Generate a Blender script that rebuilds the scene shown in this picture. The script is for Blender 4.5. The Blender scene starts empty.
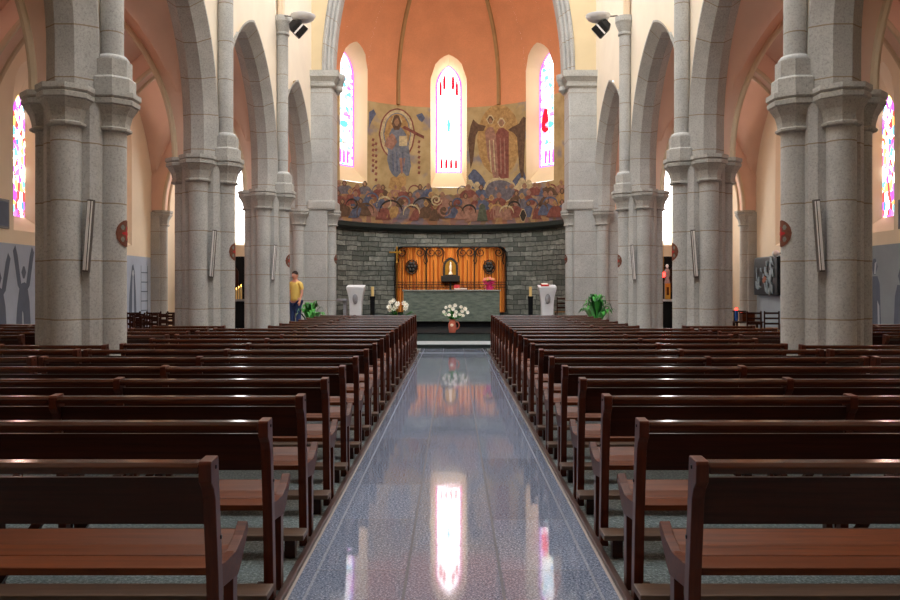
import bpy, bmesh, math, random
from mathutils import Vector, Matrix
from math import sin, cos, pi, sqrt, radians, acos, asin, atan2
random.seed(7)
C = bpy.context.scene.collection
F, EYE, PX, PY = 800.0, 1.525, 453.7, 288.5

def W(px, py, y):                       # where a sight line meets the plane at depth y
    return Vector(((px - PX) * y / F, y, EYE + (PY - py) * y / F))

# ------------------------------------------------------------------ mesh helpers
class MB:
    def __init__(s): s.v = []; s.f = []; s.uv = []
    def add(s, pts, faces, uvs=None):
        o = len(s.v); s.v += [tuple(p) for p in pts]
        s.uv += list(uvs) if uvs else [(0, 0)] * len(pts)
        s.f += [tuple(i + o for i in f) for f in faces]; return s
    def box(s, x0, x1, y0, y1, z0, z1):
        return s.add([(x0,y0,z0),(x1,y0,z0),(x1,y1,z0),(x0,y1,z0),(x0,y0,z1),(x1,y0,z1),(x1,y1,z1),(x0,y1,z1)],
              [(0,3,2,1),(4,5,6,7),(0,1,5,4),(1,2,6,5),(2,3,7,6),(3,0,4,7)])
    def prism_x(s, prof, x0, x1):       # profile of (y, z)
        n = len(prof)
        return s.add([(x0,a,b) for a,b in prof] + [(x1,a,b) for a,b in prof],
              [tuple(range(n))[::-1], tuple(range(n, 2*n))] + [(i, (i+1)%n, n+(i+1)%n, n+i) for i in range(n)])
    def prism_z(s, prof, z0, z1):
        n = len(prof)
        return s.add([(a,b,z0) for a,b in prof] + [(a,b,z1) for a,b in prof],
              [tuple(range(n))[::-1], tuple(range(n, 2*n))] + [(i, (i+1)%n, n+(i+1)%n, n+i) for i in range(n)])
    def lathe(s, prof, cx=0, cy=0, n=24, rot=0.0, caps=True):    # prof: (radius, z) upward
        pts = []; fs = []
        for r, z in prof:
            for k in range(n):
                a = rot + 2*pi*k/n; pts.append((cx + r*cos(a), cy + r*sin(a), z))
        for i in range(len(prof) - 1):
            for k in range(n):
                fs.append((i*n+k, i*n+(k+1)%n, (i+1)*n+(k+1)%n, (i+1)*n+k))
        if caps: fs += [tuple(range(n))[::-1], tuple(range((len(prof)-1)*n, len(prof)*n))]
        return s.add(pts, fs)
    def tube(s, path, rad, n=8):
        path = [Vector(p) for p in path]; m = len(path); pts = []; fs = []
        up = Vector((0.03, 0.05, 1)).normalized(); prev = None
        for i, p in enumerate(path):
            t = (path[min(i+1, m-1)] - path[max(i-1, 0)]).normalized()
            if prev is None:
                a = t.cross(up)
                if a.length < 0.2: a = t.cross(Vector((1, 0.1, 0)))
            else: a = prev - t * prev.dot(t)
            a.normalize(); prev = a; b = t.cross(a)
            r = rad[i] if isinstance(rad, (list, tuple)) else rad
            for k in range(n):
                q = 2*pi*k/n; pts.append(p + a*r*cos(q) + b*r*sin(q))
        for i in range(m - 1):
            for k in range(n):
                fs.append((i*n+k, i*n+(k+1)%n, (i+1)*n+(k+1)%n, (i+1)*n+k))
        fs += [tuple(range(n))[::-1], tuple(range((m-1)*n, m*n))]
        return s.add(pts, fs)
    def ball(s, c, rx, ry, rz, n=12, m=8):
        prof = [(sin(pi*i/m), -cos(pi*i/m)) for i in range(m + 1)]
        pts = []; fs = []
        for r, z in prof:
            for k in range(n):
                a = 2*pi*k/n; pts.append((c[0]+rx*max(r,1e-4)*cos(a), c[1]+ry*max(r,1e-4)*sin(a), c[2]+rz*z))
        for i in range(m):
            for k in range(n): fs.append((i*n+k, i*n+(k+1)%n, (i+1)*n+(k+1)%n, (i+1)*n+k))
        return s.add(pts, fs)
    def strip(s, fn, us, lo, hi, nv=1, flip=False):   # surface patch between two curves; fn(u, v) -> point
        pts = []; uvs = []; fs = []
        for u in us:
            a, b = lo(u), hi(u)
            for j in range(nv + 1):
                v = a + (b - a)*j/nv; pts.append(fn(u, v)); uvs.append((u, v))
        for i in range(len(us) - 1):
            for j in range(nv):
                q = (i*(nv+1)+j, (i+1)*(nv+1)+j, (i+1)*(nv+1)+j+1, i*(nv+1)+j+1)
                fs.append(q[::-1] if flip else q)
        return s.add(pts, fs, uvs)
    def loft(s, rings, closed=True, caps=True, uvs=None):
        n = len(rings[0]); pts = [p for r in rings for p in r]; fs = []
        for i in range(len(rings) - 1):
            for k in range(n if closed else n - 1):
                fs.append((i*n+k, i*n+(k+1)%n, (i+1)*n+(k+1)%n, (i+1)*n+k))
        if caps and closed: fs += [tuple(range(n))[::-1], tuple(range((len(rings)-1)*n, len(rings)*n))]
        return s.add(pts, fs, uvs)
    def build(s, name, m, parent=None, smooth=False, bevel=0, weld=False, loc=None):
        me = bpy.data.meshes.new(name); me.from_pydata(s.v, [], s.f); me.update()
        uvl = me.uv_layers.new(name='UVMap')
        for l in me.loops: uvl.data[l.index].uv = s.uv[l.vertex_index]
        if weld or bevel:
            bm = bmesh.new(); bm.from_mesh(me)
            if weld: bmesh.ops.remove_doubles(bm, verts=bm.verts, dist=5e-4)
            if bevel: bmesh.ops.bevel(bm, geom=bm.edges[:], offset=bevel, segments=2, profile=.6, affect='EDGES')
            bm.to_mesh(me); bm.free()
        me.materials.append(m)
        o = bpy.data.objects.new(name, me); C.objects.link(o)
        if parent is not None: o.parent = parent
        if loc is not None: o.location = loc
        if smooth:
            for p in me.polygons: p.use_smooth = True
            if smooth != 'full':
                try: me.set_sharp_from_angle(angle=radians(38))
                except Exception: pass
        return o

def tag(o, label=None, cat=None, group=None, kind=None):
    if label: o['label'] = label
    if cat: o['category'] = cat
    if group: o['group'] = group
    if kind: o['kind'] = kind
    return o
def thing(name, label, cat, loc=(0,0,0), rz=0, group=None):
    o = bpy.data.objects.new(name, None); C.objects.link(o)
    o.location = loc; o.rotation_euler = (0, 0, rz); o.empty_display_size = .1
    return tag(o, label, cat, group, 'thing')
def struct(o, label=None): return tag(o, label, None, None, 'structure')
kids = {}
def dup(root, loc, rz=0, label=None, group=None, sx=None):
    r = root.copy(); C.objects.link(r); r.location = loc; r.rotation_euler = (0, 0, rz)
    if label: r['label'] = label
    if group: r['group'] = group
    def rec(src, dst):
        for ch in list(src.children):
            c = ch.copy(); C.objects.link(c); c.parent = dst; rec(ch, c)
    rec(root, r); return r
ORD = ['first','second','third','fourth','fifth','sixth','seventh','eighth','ninth','tenth','eleventh','twelfth','thirteenth',
       'fourteenth','fifteenth','sixteenth','seventeenth','eighteenth','nineteenth']

# ------------------------------------------------------------------ materials
def lin(c):
    return tuple((x/255/12.92 if x/255 <= .04045 else ((x/255+.055)/1.055)**2.4) for x in c) + (1,)
class NT:
    def __init__(s, name):
        s.m = bpy.data.materials.new(name); s.m.use_nodes = True; s.t = s.m.node_tree
        s.b = s.t.nodes['Principled BSDF']; s.out = s.t.nodes['Material Output']
    def n(s, kind, **kw):
        o = s.t.nodes.new(kind)
        for k, v in kw.items(): setattr(o, k, v)
        return o
    def link(s, a, b): s.t.links.new(a, b)
    def math(s, op, a, b=None):
        o = s.n('ShaderNodeMath', operation=op)
        for i, x in enumerate((a, b)):
            if x is None: continue
            if isinstance(x, (int, float)): o.inputs[i].default_value = x
            else: s.link(x, o.inputs[i])
        return o.outputs[0]
    def mix(s, fac, a, b, mode='MIX'):
        o = s.n('ShaderNodeMix', data_type='RGBA', blend_type=mode)
        for i, x in ((0, fac), (6, a), (7, b)):
            if isinstance(x, (int, float)): o.inputs[i].default_value = x
            elif isinstance(x, tuple): o.inputs[i].default_value = x
            else: s.link(x, o.inputs[i])
        return o.outputs[2]
    def noise(s, vec, scale, detail=3, rough=.5):
        o = s.n('ShaderNodeTexNoise'); o.inputs['Scale'].default_value = scale; o.inputs['Detail'].default_value = detail
        o.inputs['Roughness'].default_value = rough
        if vec is not None: s.link(vec, o.inputs['Vector'])
        return o.outputs[0]
    def ramp(s, fac, stops):
        o = s.n('ShaderNodeValToRGB'); e = o.color_ramp.elements
        while len(e) > 1: e.remove(e[-1])
        e[0].position, e[0].color = stops[0]
        for p, c in stops[1:]:
            x = e.new(p); x.color = c
        s.link(fac, o.inputs[0]); return o.outputs[0]
    def bump(s, h, strength, dist=.01):
        o = s.n('ShaderNodeBump'); o.inputs['Strength'].default_value = strength; o.inputs['Distance'].default_value = dist
        s.link(h, o.inputs['Height']); s.link(o.outputs[0], s.b.inputs['Normal'])
    def base(s, c):
        if isinstance(c, tuple): s.b.inputs['Base Color'].default_value = c
        else: s.link(c, s.b.inputs['Base Color'])
    def rough(s, r, spec=.5):
        s.b.inputs['Roughness'].default_value = r; s.b.inputs['Specular IOR Level'].default_value = spec
def vary(name, c, amt=.12, scale=6, rough=.7, spec=.4, bump=0, metal=0, stretch=None, fine=None, coord='Object'):
    t = NT(name); tc = t.n('ShaderNodeTexCoord').outputs[coord]
    if stretch:
        mp = t.n('ShaderNodeMapping'); mp.inputs['Scale'].default_value = stretch; t.link(tc, mp.inputs['Vector']); tc = mp.outputs[0]
    k = lin(c); d = tuple(x*(1-amt) for x in k[:3]) + (1,); l = tuple(min(1, x*(1+amt)) for x in k[:3]) + (1,)
    nz = t.noise(tc, scale, 5, .6)
    col = t.ramp(nz, [(.3, d), (.7, l)])
    if fine:
        n2 = t.noise(tc, fine[0], 2, .7)
        col = t.mix(t.ramp(n2, [(.38, (fine[1],)*3+(1,)), (.62, (0,0,0,1))]), col, tuple(x*.35 for x in k[:3]) + (1,))
    t.base(col); t.rough(rough, spec); t.b.inputs['Metallic'].default_value = metal
    if bump: t.bump(nz, bump)
    return t.m
def stone(name, c, joint=None, z0=1.15, pitch=.7, amt=.12):
    t = NT(name); pos = t.n('ShaderNodeNewGeometry').outputs['Position']; k = lin(c)
    dk = tuple(x*(1-amt) for x in k[:3])+(1,); lt = tuple(x*(1+amt) for x in k[:3])+(1,)
    col = t.ramp(t.noise(pos, 2.2, 4, .6), [(.3, dk), (.7, lt)])
    sp = t.noise(pos, 38, 4, .85)
    col = t.mix(t.ramp(sp, [(.36, (.6,)*3+(1,)), (.49, (0,0,0,1))]), col, tuple(x*.42 for x in k[:3])+(1,))
    col = t.mix(t.ramp(sp, [(.55, (0,0,0,1)), (.68, (.4,)*3+(1,))]), col, tuple(min(1, x*1.5) for x in k[:3])+(1,))
    if joint:
        sx = t.n('ShaderNodeSeparateXYZ')
        if joint == 'z': t.link(pos, sx.inputs[0]); co = sx.outputs[2]
        else: t.link(t.n('ShaderNodeTexCoord').outputs['UV'], sx.inputs[0]); co = sx.outputs[1]
        fr = t.math('FRACT', t.math('DIVIDE', t.math('SUBTRACT', t.math('ADD', co, 70*pitch), z0), pitch))
        jl = t.math('LESS_THAN', fr, .022/pitch*.7)
        # every course is cut from its own block, so its tone differs a little
        wn = t.n('ShaderNodeTexWhiteNoise', noise_dimensions='1D'); t.link(t.math('FLOOR', t.math('DIVIDE', t.math('SUBTRACT', t.math('ADD', co, 70*pitch), z0), pitch)), wn.inputs['W'])
        col = t.mix(t.math('MULTIPLY', wn.outputs[0], .22), col, tuple(x*.6 for x in k[:3])+(1,))
        col = t.mix(t.math('MULTIPLY', jl, .8), col, lin((138, 116, 84)))
    t.base(col); t.rough(.75, .3); t.bump(sp, .25, .004)
    return t.m
def glow(name, c, strength):
    t = NT(name); e = t.n('ShaderNodeEmission'); e.inputs[0].default_value = lin(c); e.inputs[1].default_value = strength
    t.link(e.outputs[0], t.out.inputs[0]); return t.m
def stained(name, stops, strength, scale=9, white=.0, sx=1.0):
    t = NT(name); uv = t.n('ShaderNodeTexCoord').outputs['UV']
    vo = t.n('ShaderNodeTexVoronoi'); vo.inputs['Scale'].default_value = scale; t.link(uv, vo.inputs['Vector'])
    sp = t.n('ShaderNodeSeparateColor'); t.link(vo.outputs['Color'], sp.inputs[0])
    col = t.ramp(sp.outputs[0], stops)
    rampnode = [n for n in t.t.nodes if n.type == 'VALTORGB'][-1]; rampnode.color_ramp.interpolation = 'CONSTANT'
    vd = t.n('ShaderNodeTexVoronoi', feature='DISTANCE_TO_EDGE'); vd.inputs['Scale'].default_value = scale; t.link(uv, vd.inputs['Vector'])
    lead = t.math('LESS_THAN', vd.outputs['Distance'], .03)
    col = t.mix(t.math('MULTIPLY', lead, 1 - white), col, (.05, .04, .05, 1))
    e = t.n('ShaderNodeEmission'); t.link(col, e.inputs[0]); e.inputs[1].default_value = strength
    t.link(e.outputs[0], t.out.inputs[0]); return t.m
def wood(name, c1, c2, rough=.3, grain=(1.2, 26, 26), spec=.5, bump=.08):
    t = NT(name); tc = t.n('ShaderNodeTexCoord').outputs['Object']
    oi = t.n('ShaderNodeObjectInfo'); ad = t.n('ShaderNodeVectorMath', operation='ADD')
    cb = t.n('ShaderNodeCombineXYZ'); t.link(t.math('MULTIPLY', oi.outputs['Random'], 20), cb.inputs[0]); t.link(oi.outputs['Random'], cb.inputs[1])
    t.link(tc, ad.inputs[0]); t.link(cb.outputs[0], ad.inputs[1])
    mp = t.n('ShaderNodeMapping'); mp.inputs['Scale'].default_value = grain; t.link(ad.outputs[0], mp.inputs['Vector'])
    nz = t.noise(mp.outputs[0], 1.6, 6, .62)
    col = t.ramp(nz, [(.28, lin(c1)), (.72, lin(c2))])
    col = t.mix(t.math('MULTIPLY', oi.outputs['Random'], .35), col, lin(c1))
    t.base(col); t.rough(rough, spec); t.bump(nz, bump, .003); return t.m

M = {}
M['stone'] = stone('granite_courses', (190, 189, 186), 'z')
M['cap'] = stone('granite_carved', (181, 179, 174))
M['vous'] = stone('granite_voussoirs', (181, 179, 175), 'uv', 0, .62)
M['plaster'] = vary('cream_plaster', (235, 222, 203), .04, 1.2, .9, .2, coord='Object')
M['chancelwall'] = vary('buff_plaster', (214, 194, 158), .05, 1.2, .9, .2)
M['aislewall'] = vary('pale_ochre_plaster', (242, 226, 202), .05, 1.0, .9, .2)
M['salmon'] = vary('salmon_plaster', (236, 200, 180), .05, 1.0, .9, .2)
M['roll'] = vary('cream_moulding', (218, 196, 168), .05, 2, .8, .2)
M['orange'] = vary('orange_plaster', (224, 148, 104), .07, 1.4, .85, .25, fine=(30, .12))
M['rib'] = vary('dome_rib_stone', (168, 128, 84), .1, 3, .8, .3)
M['reveal'] = vary('window_reveal_plaster', (234, 210, 168), .03, 1.5, .85, .2)
M['pew'] = wood('dark_pew_wood', (40, 18, 12), (72, 33, 20), .3, spec=.22)
M['post'] = wood('red_brown_post_wood', (62, 26, 15), (96, 44, 26), .28, (26, 26, 1.2), spec=.25)
M['seat'] = wood('worn_seat_wood', (70, 32, 12), (110, 54, 22), .38, spec=.2)
M['rail'] = wood('polished_rail_wood', (50, 24, 15), (82, 41, 25), .15)
M['bracket'] = wood('seat_end_wood', (62, 27, 12), (98, 46, 21), .4, spec=.18)
M['kneel'] = wood('worn_kneeler_wood', (74, 54, 42), (104, 78, 60), .45)
M['bolt'] = vary('dark_iron', (34, 32, 34), .2, 20, .4, .5, metal=.7)
M['trimwood'] = wood('edge_strip_wood', (48, 26, 20), (72, 40, 30), .35, (26, 1.2, 26))
M['iron'] = vary('black_iron', (22, 18, 16), .2, 12, .5, .5, metal=.3)
M['black'] = vary('black_cloth', (11, 13, 16), .2, 6, .7, .2)
M['white'] = vary('white_marble', (228, 228, 232), .04, 5, .45, .4)
M['grey'] = vary('grey_relief', (150, 148, 152), .15, 20, .6, .4)
M['gold'] = vary('brass', (200, 150, 60), .12, 8, .3, .5, metal=.85)
M['wax'] = vary('candle_wax', (240, 208, 140), .05, 6, .5, .4)
M['leaf'] = vary('green_leaf', (62, 146, 56), .35, 5, .45, .4)
M['leafdark'] = vary('dark_green_leaf', (28, 84, 34), .35, 5, .5, .4)
M['petal'] = vary('white_petal', (250, 246, 232), .03, 9, .6, .3)
M['terracotta'] = vary('pink_earthenware', (208, 112, 88), .12, 7, .35, .5)
M['cream'] = vary('cream_glaze', (246, 220, 196), .05, 7, .35, .5)

def floor_mats():
    t = NT('polished_granite_tiles'); pos = t.n('ShaderNodeNewGeometry').outputs['Position']
    sx = t.n('ShaderNodeSeparateXYZ'); t.link(pos, sx.inputs[0]); x, y = sx.outputs[0], sx.outputs[1]
    sp = t.noise(pos, 75, 4, .9); big = t.noise(pos, 1.3, 2, .5)
    col = t.ramp(sp, [(.36, lin((50, 56, 70))), (.5, lin((108, 118, 140))), (.66, lin((206, 212, 228)))])
    # tile tone by cell
    lane = t.math('FLOOR', t.math('DIVIDE', t.math('ADD', x, 10.25), .5))
    off = t.math('MULTIPLY', t.math('MODULO', lane, 2), .42)
    row = t.math('DIVIDE', t.math('ADD', y, off), .95)
    wn = t.n('ShaderNodeTexWhiteNoise', noise_dimensions='2D'); cb = t.n('ShaderNodeCombineXYZ')
    t.link(lane, cb.inputs[0]); t.link(t.math('FLOOR', row), cb.inputs[1]); t.link(cb.outputs[0], wn.inputs['Vector'])
    col = t.mix(t.math('MULTIPLY', wn.outputs[0], .3), col, lin((70, 76, 90)))
    lw = .0075
    def near(v, c): return t.math('LESS_THAN', t.math('ABSOLUTE', t.math('SUBTRACT', v, c)), lw)
    ax = t.math('ABSOLUTE', x)
    ln = t.math('MAXIMUM', near(ax, .25), t.math('MULTIPLY', near(ax, .735), .5))
    ln = t.math('MAXIMUM', ln, t.math('LESS_THAN', t.math('FRACT', row), .007))
    col = t.mix(t.math('MULTIPLY', ln, .8), col, lin((104, 100, 100)))
    edge = t.math('GREATER_THAN', ax, .815); col = t.mix(edge, col, lin((176, 164, 158)))
    t.base(col); t.link(t.math('ADD', t.math('MULTIPLY', ln, .8), .05), t.b.inputs['Roughness']); t.link(t.math('SUBTRACT', .62, t.math('MULTIPLY', ln, .5)), t.b.inputs['Specular IOR Level'])
    wv = t.noise(pos, 7, 2, .5); t.bump(wv, .012, .02)
    M['aisle'] = t.m
    t = NT('honed_speckled_floor'); pos = t.n('ShaderNodeNewGeometry').outputs['Position']
    sp = t.noise(pos, 48, 4, .9); bg = t.noise(pos, 1.6, 3, .6)
    col = t.ramp(sp, [(.36, lin((40, 48, 50))), (.5, lin((104, 116, 118))), (.66, lin((200, 210, 208)))])
    col = t.mix(t.ramp(bg, [(.35, (.35,)*3+(1,)), (.65, (0,0,0,1))]), col, lin((62, 70, 68)))
    t.base(col); t.rough(.38, .4); M['floor'] = t.m
    t = NT('rough_schist_blocks'); uv = t.n('ShaderNodeTexCoord').outputs['UV']; pos = t.n('ShaderNodeNewGeometry').outputs['Position']
    nzv = t.n('ShaderNodeTexNoise'); nzv.inputs['Scale'].default_value = 2.5; t.link(uv, nzv.inputs['Vector'])
    wob = t.n('ShaderNodeVectorMath', operation='SCALE'); t.link(nzv.outputs['Color'], wob.inputs[0]); wob.inputs['Scale'].default_value = .12
    ad = t.n('ShaderNodeVectorMath', operation='ADD'); t.link(uv, ad.inputs[0]); t.link(wob.outputs[0], ad.inputs[1])
    br = t.n('ShaderNodeTexBrick', offset=.43, squash=1.5, squash_frequency=3)
    br.inputs['Color1'].default_value = lin((92, 98, 92)); br.inputs['Color2'].default_value = lin((176, 178, 168)); br.inputs['Mortar'].default_value = lin((38, 42, 40))
    br.inputs['Scale'].default_value = 1; br.inputs['Mortar Size'].default_value = .014; br.inputs['Mortar Smooth'].default_value = .35
    br.inputs['Brick Width'].default_value = .5; br.inputs['Row Height'].default_value = .17
    t.link(ad.outputs[0], br.inputs['Vector'])
    n2 = t.noise(pos, 5, 6, .7)
    col = t.mix(t.ramp(n2, [(.35, (.7,)*3+(1,)), (.65, (0,0,0,1))]), br.outputs['Color'], lin((72, 80, 74)))
    t.base(col); t.rough(.42, .5)
    h = t.math('ADD', t.math('MULTIPLY', br.outputs['Fac'], -1.2), n2); t.bump(h, .9, .06); M['schist'] = t.m
    t = NT('fresco_ground'); uv = t.n('ShaderNodeTexCoord').outputs['UV']
    sx = t.n('ShaderNodeSeparateXYZ'); t.link(uv, sx.inputs[0]); v = sx.outputs[1]
    n1 = t.noise(uv, 1.5, 5, .65); n2 = t.noise(uv, 5, 5, .7)
    col = t.ramp(n1, [(.3, lin((160, 134, 92))), (.55, lin((188, 160, 114))), (.75, lin((196, 172, 130)))])
    vo = t.n('ShaderNodeTexVoronoi'); vo.inputs['Scale'].default_value = 3.2; t.link(uv, vo.inputs['Vector'])
    sc = t.n('ShaderNodeSeparateColor'); t.link(vo.outputs['Color'], sc.inputs[0])
    crowd = t.ramp(sc.outputs[0], [(0, lin((124, 66, 56))), (.2, lin((176, 128, 84))), (.4, lin((96, 92, 122))), (.55, lin((150, 84, 66))), (.72, lin((188, 150, 104))), (.88, lin((78, 82, 70)))])
    crowd = t.mix(t.ramp(n2, [(.4, (.6,)*3+(1,)), (.6, (0,0,0,1))]), crowd, lin((132, 96, 76)))
    low = t.ramp(t.math('ADD', v, t.math('MULTIPLY', n1, .8)), [(0, (1,1,1,1)), (1, (1,1,1,1))])
    fac = t.math('LESS_THAN', t.math('ADD', v, t.math('MULTIPLY', n1, .8)), 5.35)
    col = t.mix(t.math('MULTIPLY', fac, .8), col, crowd)
    blue = t.ramp(t.noise(uv, .9, 3, .6), [(.56, (0,0,0,1)), (.66, (.55,)*3+(1,))])
    col = t.mix(blue, col, lin((100, 108, 142)))
    t.base(col); t.rough(.9, .15); M['fresco'] = t.m
floor_mats()

# ------------------------------------------------------------------ plan
XW, XA0, XA1 = 4.335, 4.9, 9.2            # nave face of arcade wall, its aisle face, aisle outer wall
PXC, BAY, P0 = 4.585, 4.9, 9.85
LINES = [P0 - 2*BAY, P0 - BAY, P0, P0 + BAY, P0 + 2*BAY, P0 + 3*BAY]     # ... 4.95 9.85 14.75 19.65 24.55
SPR, TOP = 3.9, 16.0
AX, AY, AR = -.185, 24.9, 4.2              # apse axis and radius
YEND = 27.2

# ---- floors
struct(MB().add([(-.83,-3,0),(.83,-3,0),(.83,20.3,0),(-.83,20.3,0)], [(0,1,2,3)]).build('floor', M['aisle']), 'polished grey granite aisle floor reflecting the bright apse window')
fl = MB()
struct(MB().add([(-10,-3,0),(-.83,-3,0),(-.83,YEND+.3,0),(-10,YEND+.3,0)], [(0,1,2,3)]).build('floor_left', M['floor']))
struct(MB().add([(.83,-3,0),(10,-3,0),(10,YEND+.3,0),(.83,YEND+.3,0)], [(0,1,2,3)]).build('floor_right', M['floor']))
for s, nm in ((-1, 'trim_1'), (1, 'trim_2')):
    struct(MB().box(min(s*.83, s*.866), max(s*.83, s*.866), 1.2, 19.4, 0, .028).build(nm, M['trimwood'], bevel=.004))
# ---- chancel steps
M['stepgreen'] = vary('dark_green_granite', (58, 70, 66), .2, 14, .35, .5, fine=(60, .4))
M['steptop'] = vary('pale_step_granite', (196, 204, 206), .06, 10, .3, .5)
st = MB().box(-4.15, 4.15, 20.3, 21.5, 0, .1).build('floor_step', M['stepgreen']); struct(st)
MB().box(-4.15, 4.15, 20.26, 21.45, .1, .117).build('step_tread', M['steptop'], st)
pl = MB().box(-4.95, 4.95, 21.45, 29.4, 0, .31).build('floor_platform', M['stepgreen']); struct(pl)
MB().box(-4.95, 4.95, 21.43, 29.4, .31, .33).build('platform_top', vary('black_green_slate', (12, 15, 17), .2, 10, .7, .15), pl)

# ---- arcade walls and arches
HALF = BAY/2 - .4; STILT = .5; RISE = 2.64
RR = (HALF**2 + RISE**2)/(2*HALF)
def arc_pts(dr, n):                        # (u, h) along a pointed arch of half span HALF, offset outwards by dr
    R = RR + dr; cx = -HALF + RR; amax = acos(cx / R)
    left = [(-HALF - dr, 0)] + [(cx - R*cos(amax*i/n), STILT + R*sin(amax*i/n)) for i in range(n + 1)]
    return left + [(-u, h) for u, h in left[-2::-1]]
def arch_h(u, dr):
    u = abs(u); R = RR + dr; cx = -HALF + RR
    d = R*R - (cx + u)**2
    return STILT + (sqrt(d) if d > 0 else 0)
for s, side in ((-1, 'left'), (1, 'right')):
    mb = MB()
    E = HALF + .235
    for k in range(len(LINES) - 1):
        yc = (LINES[k] + LINES[k+1])/2
        us = [-E + 2*E*i/40 for i in range(41)]
        for xf, top in ((XW, TOP), (XA0, 8.4)):
            fn = lambda u, v, xf=xf: (s*xf, yc + u, v)
            mb.strip(fn, us, lambda u: SPR + arch_h(u, .235), lambda u: top, 1)
            for a, b in ((-BAY/2, -E), (E, BAY/2)):
                mb.strip(fn, [a, b], lambda u: SPR, lambda u: top, 1)
    mb.strip(lambda u, v: (s*XW, u, v), [-3, LINES[0]], lambda u: 0, lambda u: TOP, 1)
    wl = struct(mb.build('wall_' + side, M['plaster'], weld=True), 'cream plastered nave wall above the pointed arches')
    prof = [(4.285, .24), (4.285, .2), (4.48, 0), (4.71, 0), (4.915, .2), (4.915, .24)]
    for k in range(1, len(LINES) - 1):
        yc = (LINES[k] + LINES[k+1])/2; n = 20
        cols = [arc_pts(dr, n) for x, dr in prof]
        al = [0]
        mid = cols[2]
        for i in range(1, len(mid)): al.append(al[-1] + math.dist(mid[i], mid[i-1]))
        rings = []; uvs = []
        for i in range(2*n + 3):
            rings.append([(s*prof[j][0], yc + cols[j][i][0], SPR + cols[j][i][1]) for j in range(len(prof))])
            uvs += [(j*.2, al[i]) for j in range(len(prof))]
        MB().loft(rings, closed=False, uvs=uvs).build('stone_arch', M['vous'], wl, smooth=True)

# ---- compound pillars
def octp(r, z): return (r/cos(pi/8), z)
def capital_mb(cx, cy, z=SPR, k=.9):
    p = [octp(.205*k, z-.47), octp(.235*k, z-.455), octp(.24*k, z-.43), octp(.21*k, z-.41), octp(.215*k, z-.36), octp(.24*k, z-.27),
         octp(.30*k, z-.18), octp(.305*k, z-.165), octp(.33*k, z-.15), octp(.335*k, z-.10), octp(.315*k, z-.085), octp(.345*k, z-.06), octp(.345*k, z)]
    return MB().lathe(p, cx, cy, 8, pi/8)
def vault_ribs(r, x, y, s):
    for dy, dx in ((0, 0), (-.09, .05), (.09, .05)):
        MB().tube([(x + s*dx, y + dy, 8.2), (x + s*dx, y + dy*1.6, 9.6), (x + s*(dx-.12), y + dy*4, 12)], .05, 8).build('vault_rib', M['roll'], r, smooth=True)
def pillar(s, y, label, medal=True, full=True):
    cx = s*PXC
    r = thing('stone_pillar', label, 'pillar', (cx, y, 0), 0, 'compound stone pillars of the arcade')
    h, c = .335, .08
    MB().prism_z([(-h+c,-h),(h-c,-h),(h,-h+c),(h,h-c),(h-c,h),(-h+c,h),(-h,h-c),(-h,-h+c)], 0, SPR).build('core', M['stone'], r)
    for dx, dy in ((0,-.38),(0,.38),(.38,0),(-.38,0)):
        MB().lathe([(.168,0),(.168,SPR-.42)], dx, dy, 28).build('shaft', M['stone'], r, smooth=True)
        MB.build(capital_mb(dx, dy), 'capital', M['cap'], r)
    if full:
        nx = -s*.38
        MB().lathe([octp(.255,SPR), octp(.255,SPR+.17), octp(.24,SPR+.19), octp(.215,SPR+.2), octp(.215,SPR+.40)], nx, 0, 8, pi/8).build('upper_plinth', M['cap'], r)
        MB().lathe([(.2,SPR+.40),(.2,SPR+.43),(.17,SPR+.47),(.137,SPR+.48),(.137,7.74)], nx, 0, 24).build('upper_shaft', M['stone'], r, smooth=True)
        MB().lathe([(.15,7.72),(.17,7.74),(.17,7.78),(.15,7.8),(.16,7.86),(.225,8.0),(.23,8.04),(.24,8.05),(.24,8.18)], nx, 0, 16).build('upper_capital', M['cap'], r, smooth=True)
        vault_ribs(r, nx, 0, s)
    return r
NM = {1: 'just beside the camera', 2: 'nearest', 3: 'second', 4: 'third'}
PIL = {}
for s, side in ((-1, 'left'), (1, 'right')):
    for k in (2, 3, 4):
        PIL[s, k] = pillar(s, LINES[k], f'{NM[k]} grey granite clustered pillar of the {side} arcade, counted from the camera')
# wall lights and medallions
M['alu'] = vary('grey_lamp_casing', (88, 80, 76), .08, 8, .45, .5)
M['tube'] = vary('white_lamp_diffuser', (240, 236, 234), .03, 6, .4, .4)
M['dark'] = vary('dark_lamp_slot', (70, 62, 60), .1, 6, .6, .3)
M['medal'] = vary('terracotta_disc', (112, 66, 50), .25, 14, .7, .3)
M['medalgrey'] = vary('grey_cross_arms', (120, 120, 112), .15, 14, .7, .3)
M['medalred'] = vary('red_cross', (176, 34, 36), .1, 10, .6, .3)
def curved(shape, cx, cy, s, zc, rad, name, m, parent):      # painted outline wrapped on a round shaft, facing the nave
    us = [u for u, v in shape]; a, b = min(us), max(us); n = max(4, int((b-a)/.015)); mb = MB()
    pts = []
    def lohi(u):
        vs = []
        for i in range(len(shape)):
            (u0, v0), (u1, v1) = shape[i], shape[(i+1) % len(shape)]
            if (u0 - u)*(u1 - u) <= 0 and abs(u1-u0) > 1e-9: vs.append(v0 + (v1-v0)*(u-u0)/(u1-u0))
        return (min(vs), max(vs)) if vs else (0, 0)
    U = [a + 1e-4 + (b-a-2e-4)*i/n for i in range(n + 1)]
    fn = lambda u, v: (cx - s*rad*cos(u/rad), cy + rad*sin(u/rad), zc + v)
    mb.strip(fn, U, lambda u: lohi(u)[0], lambda u: lohi(u)[1], 1)
    return mb.build(name, m, parent, smooth='full')
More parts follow.
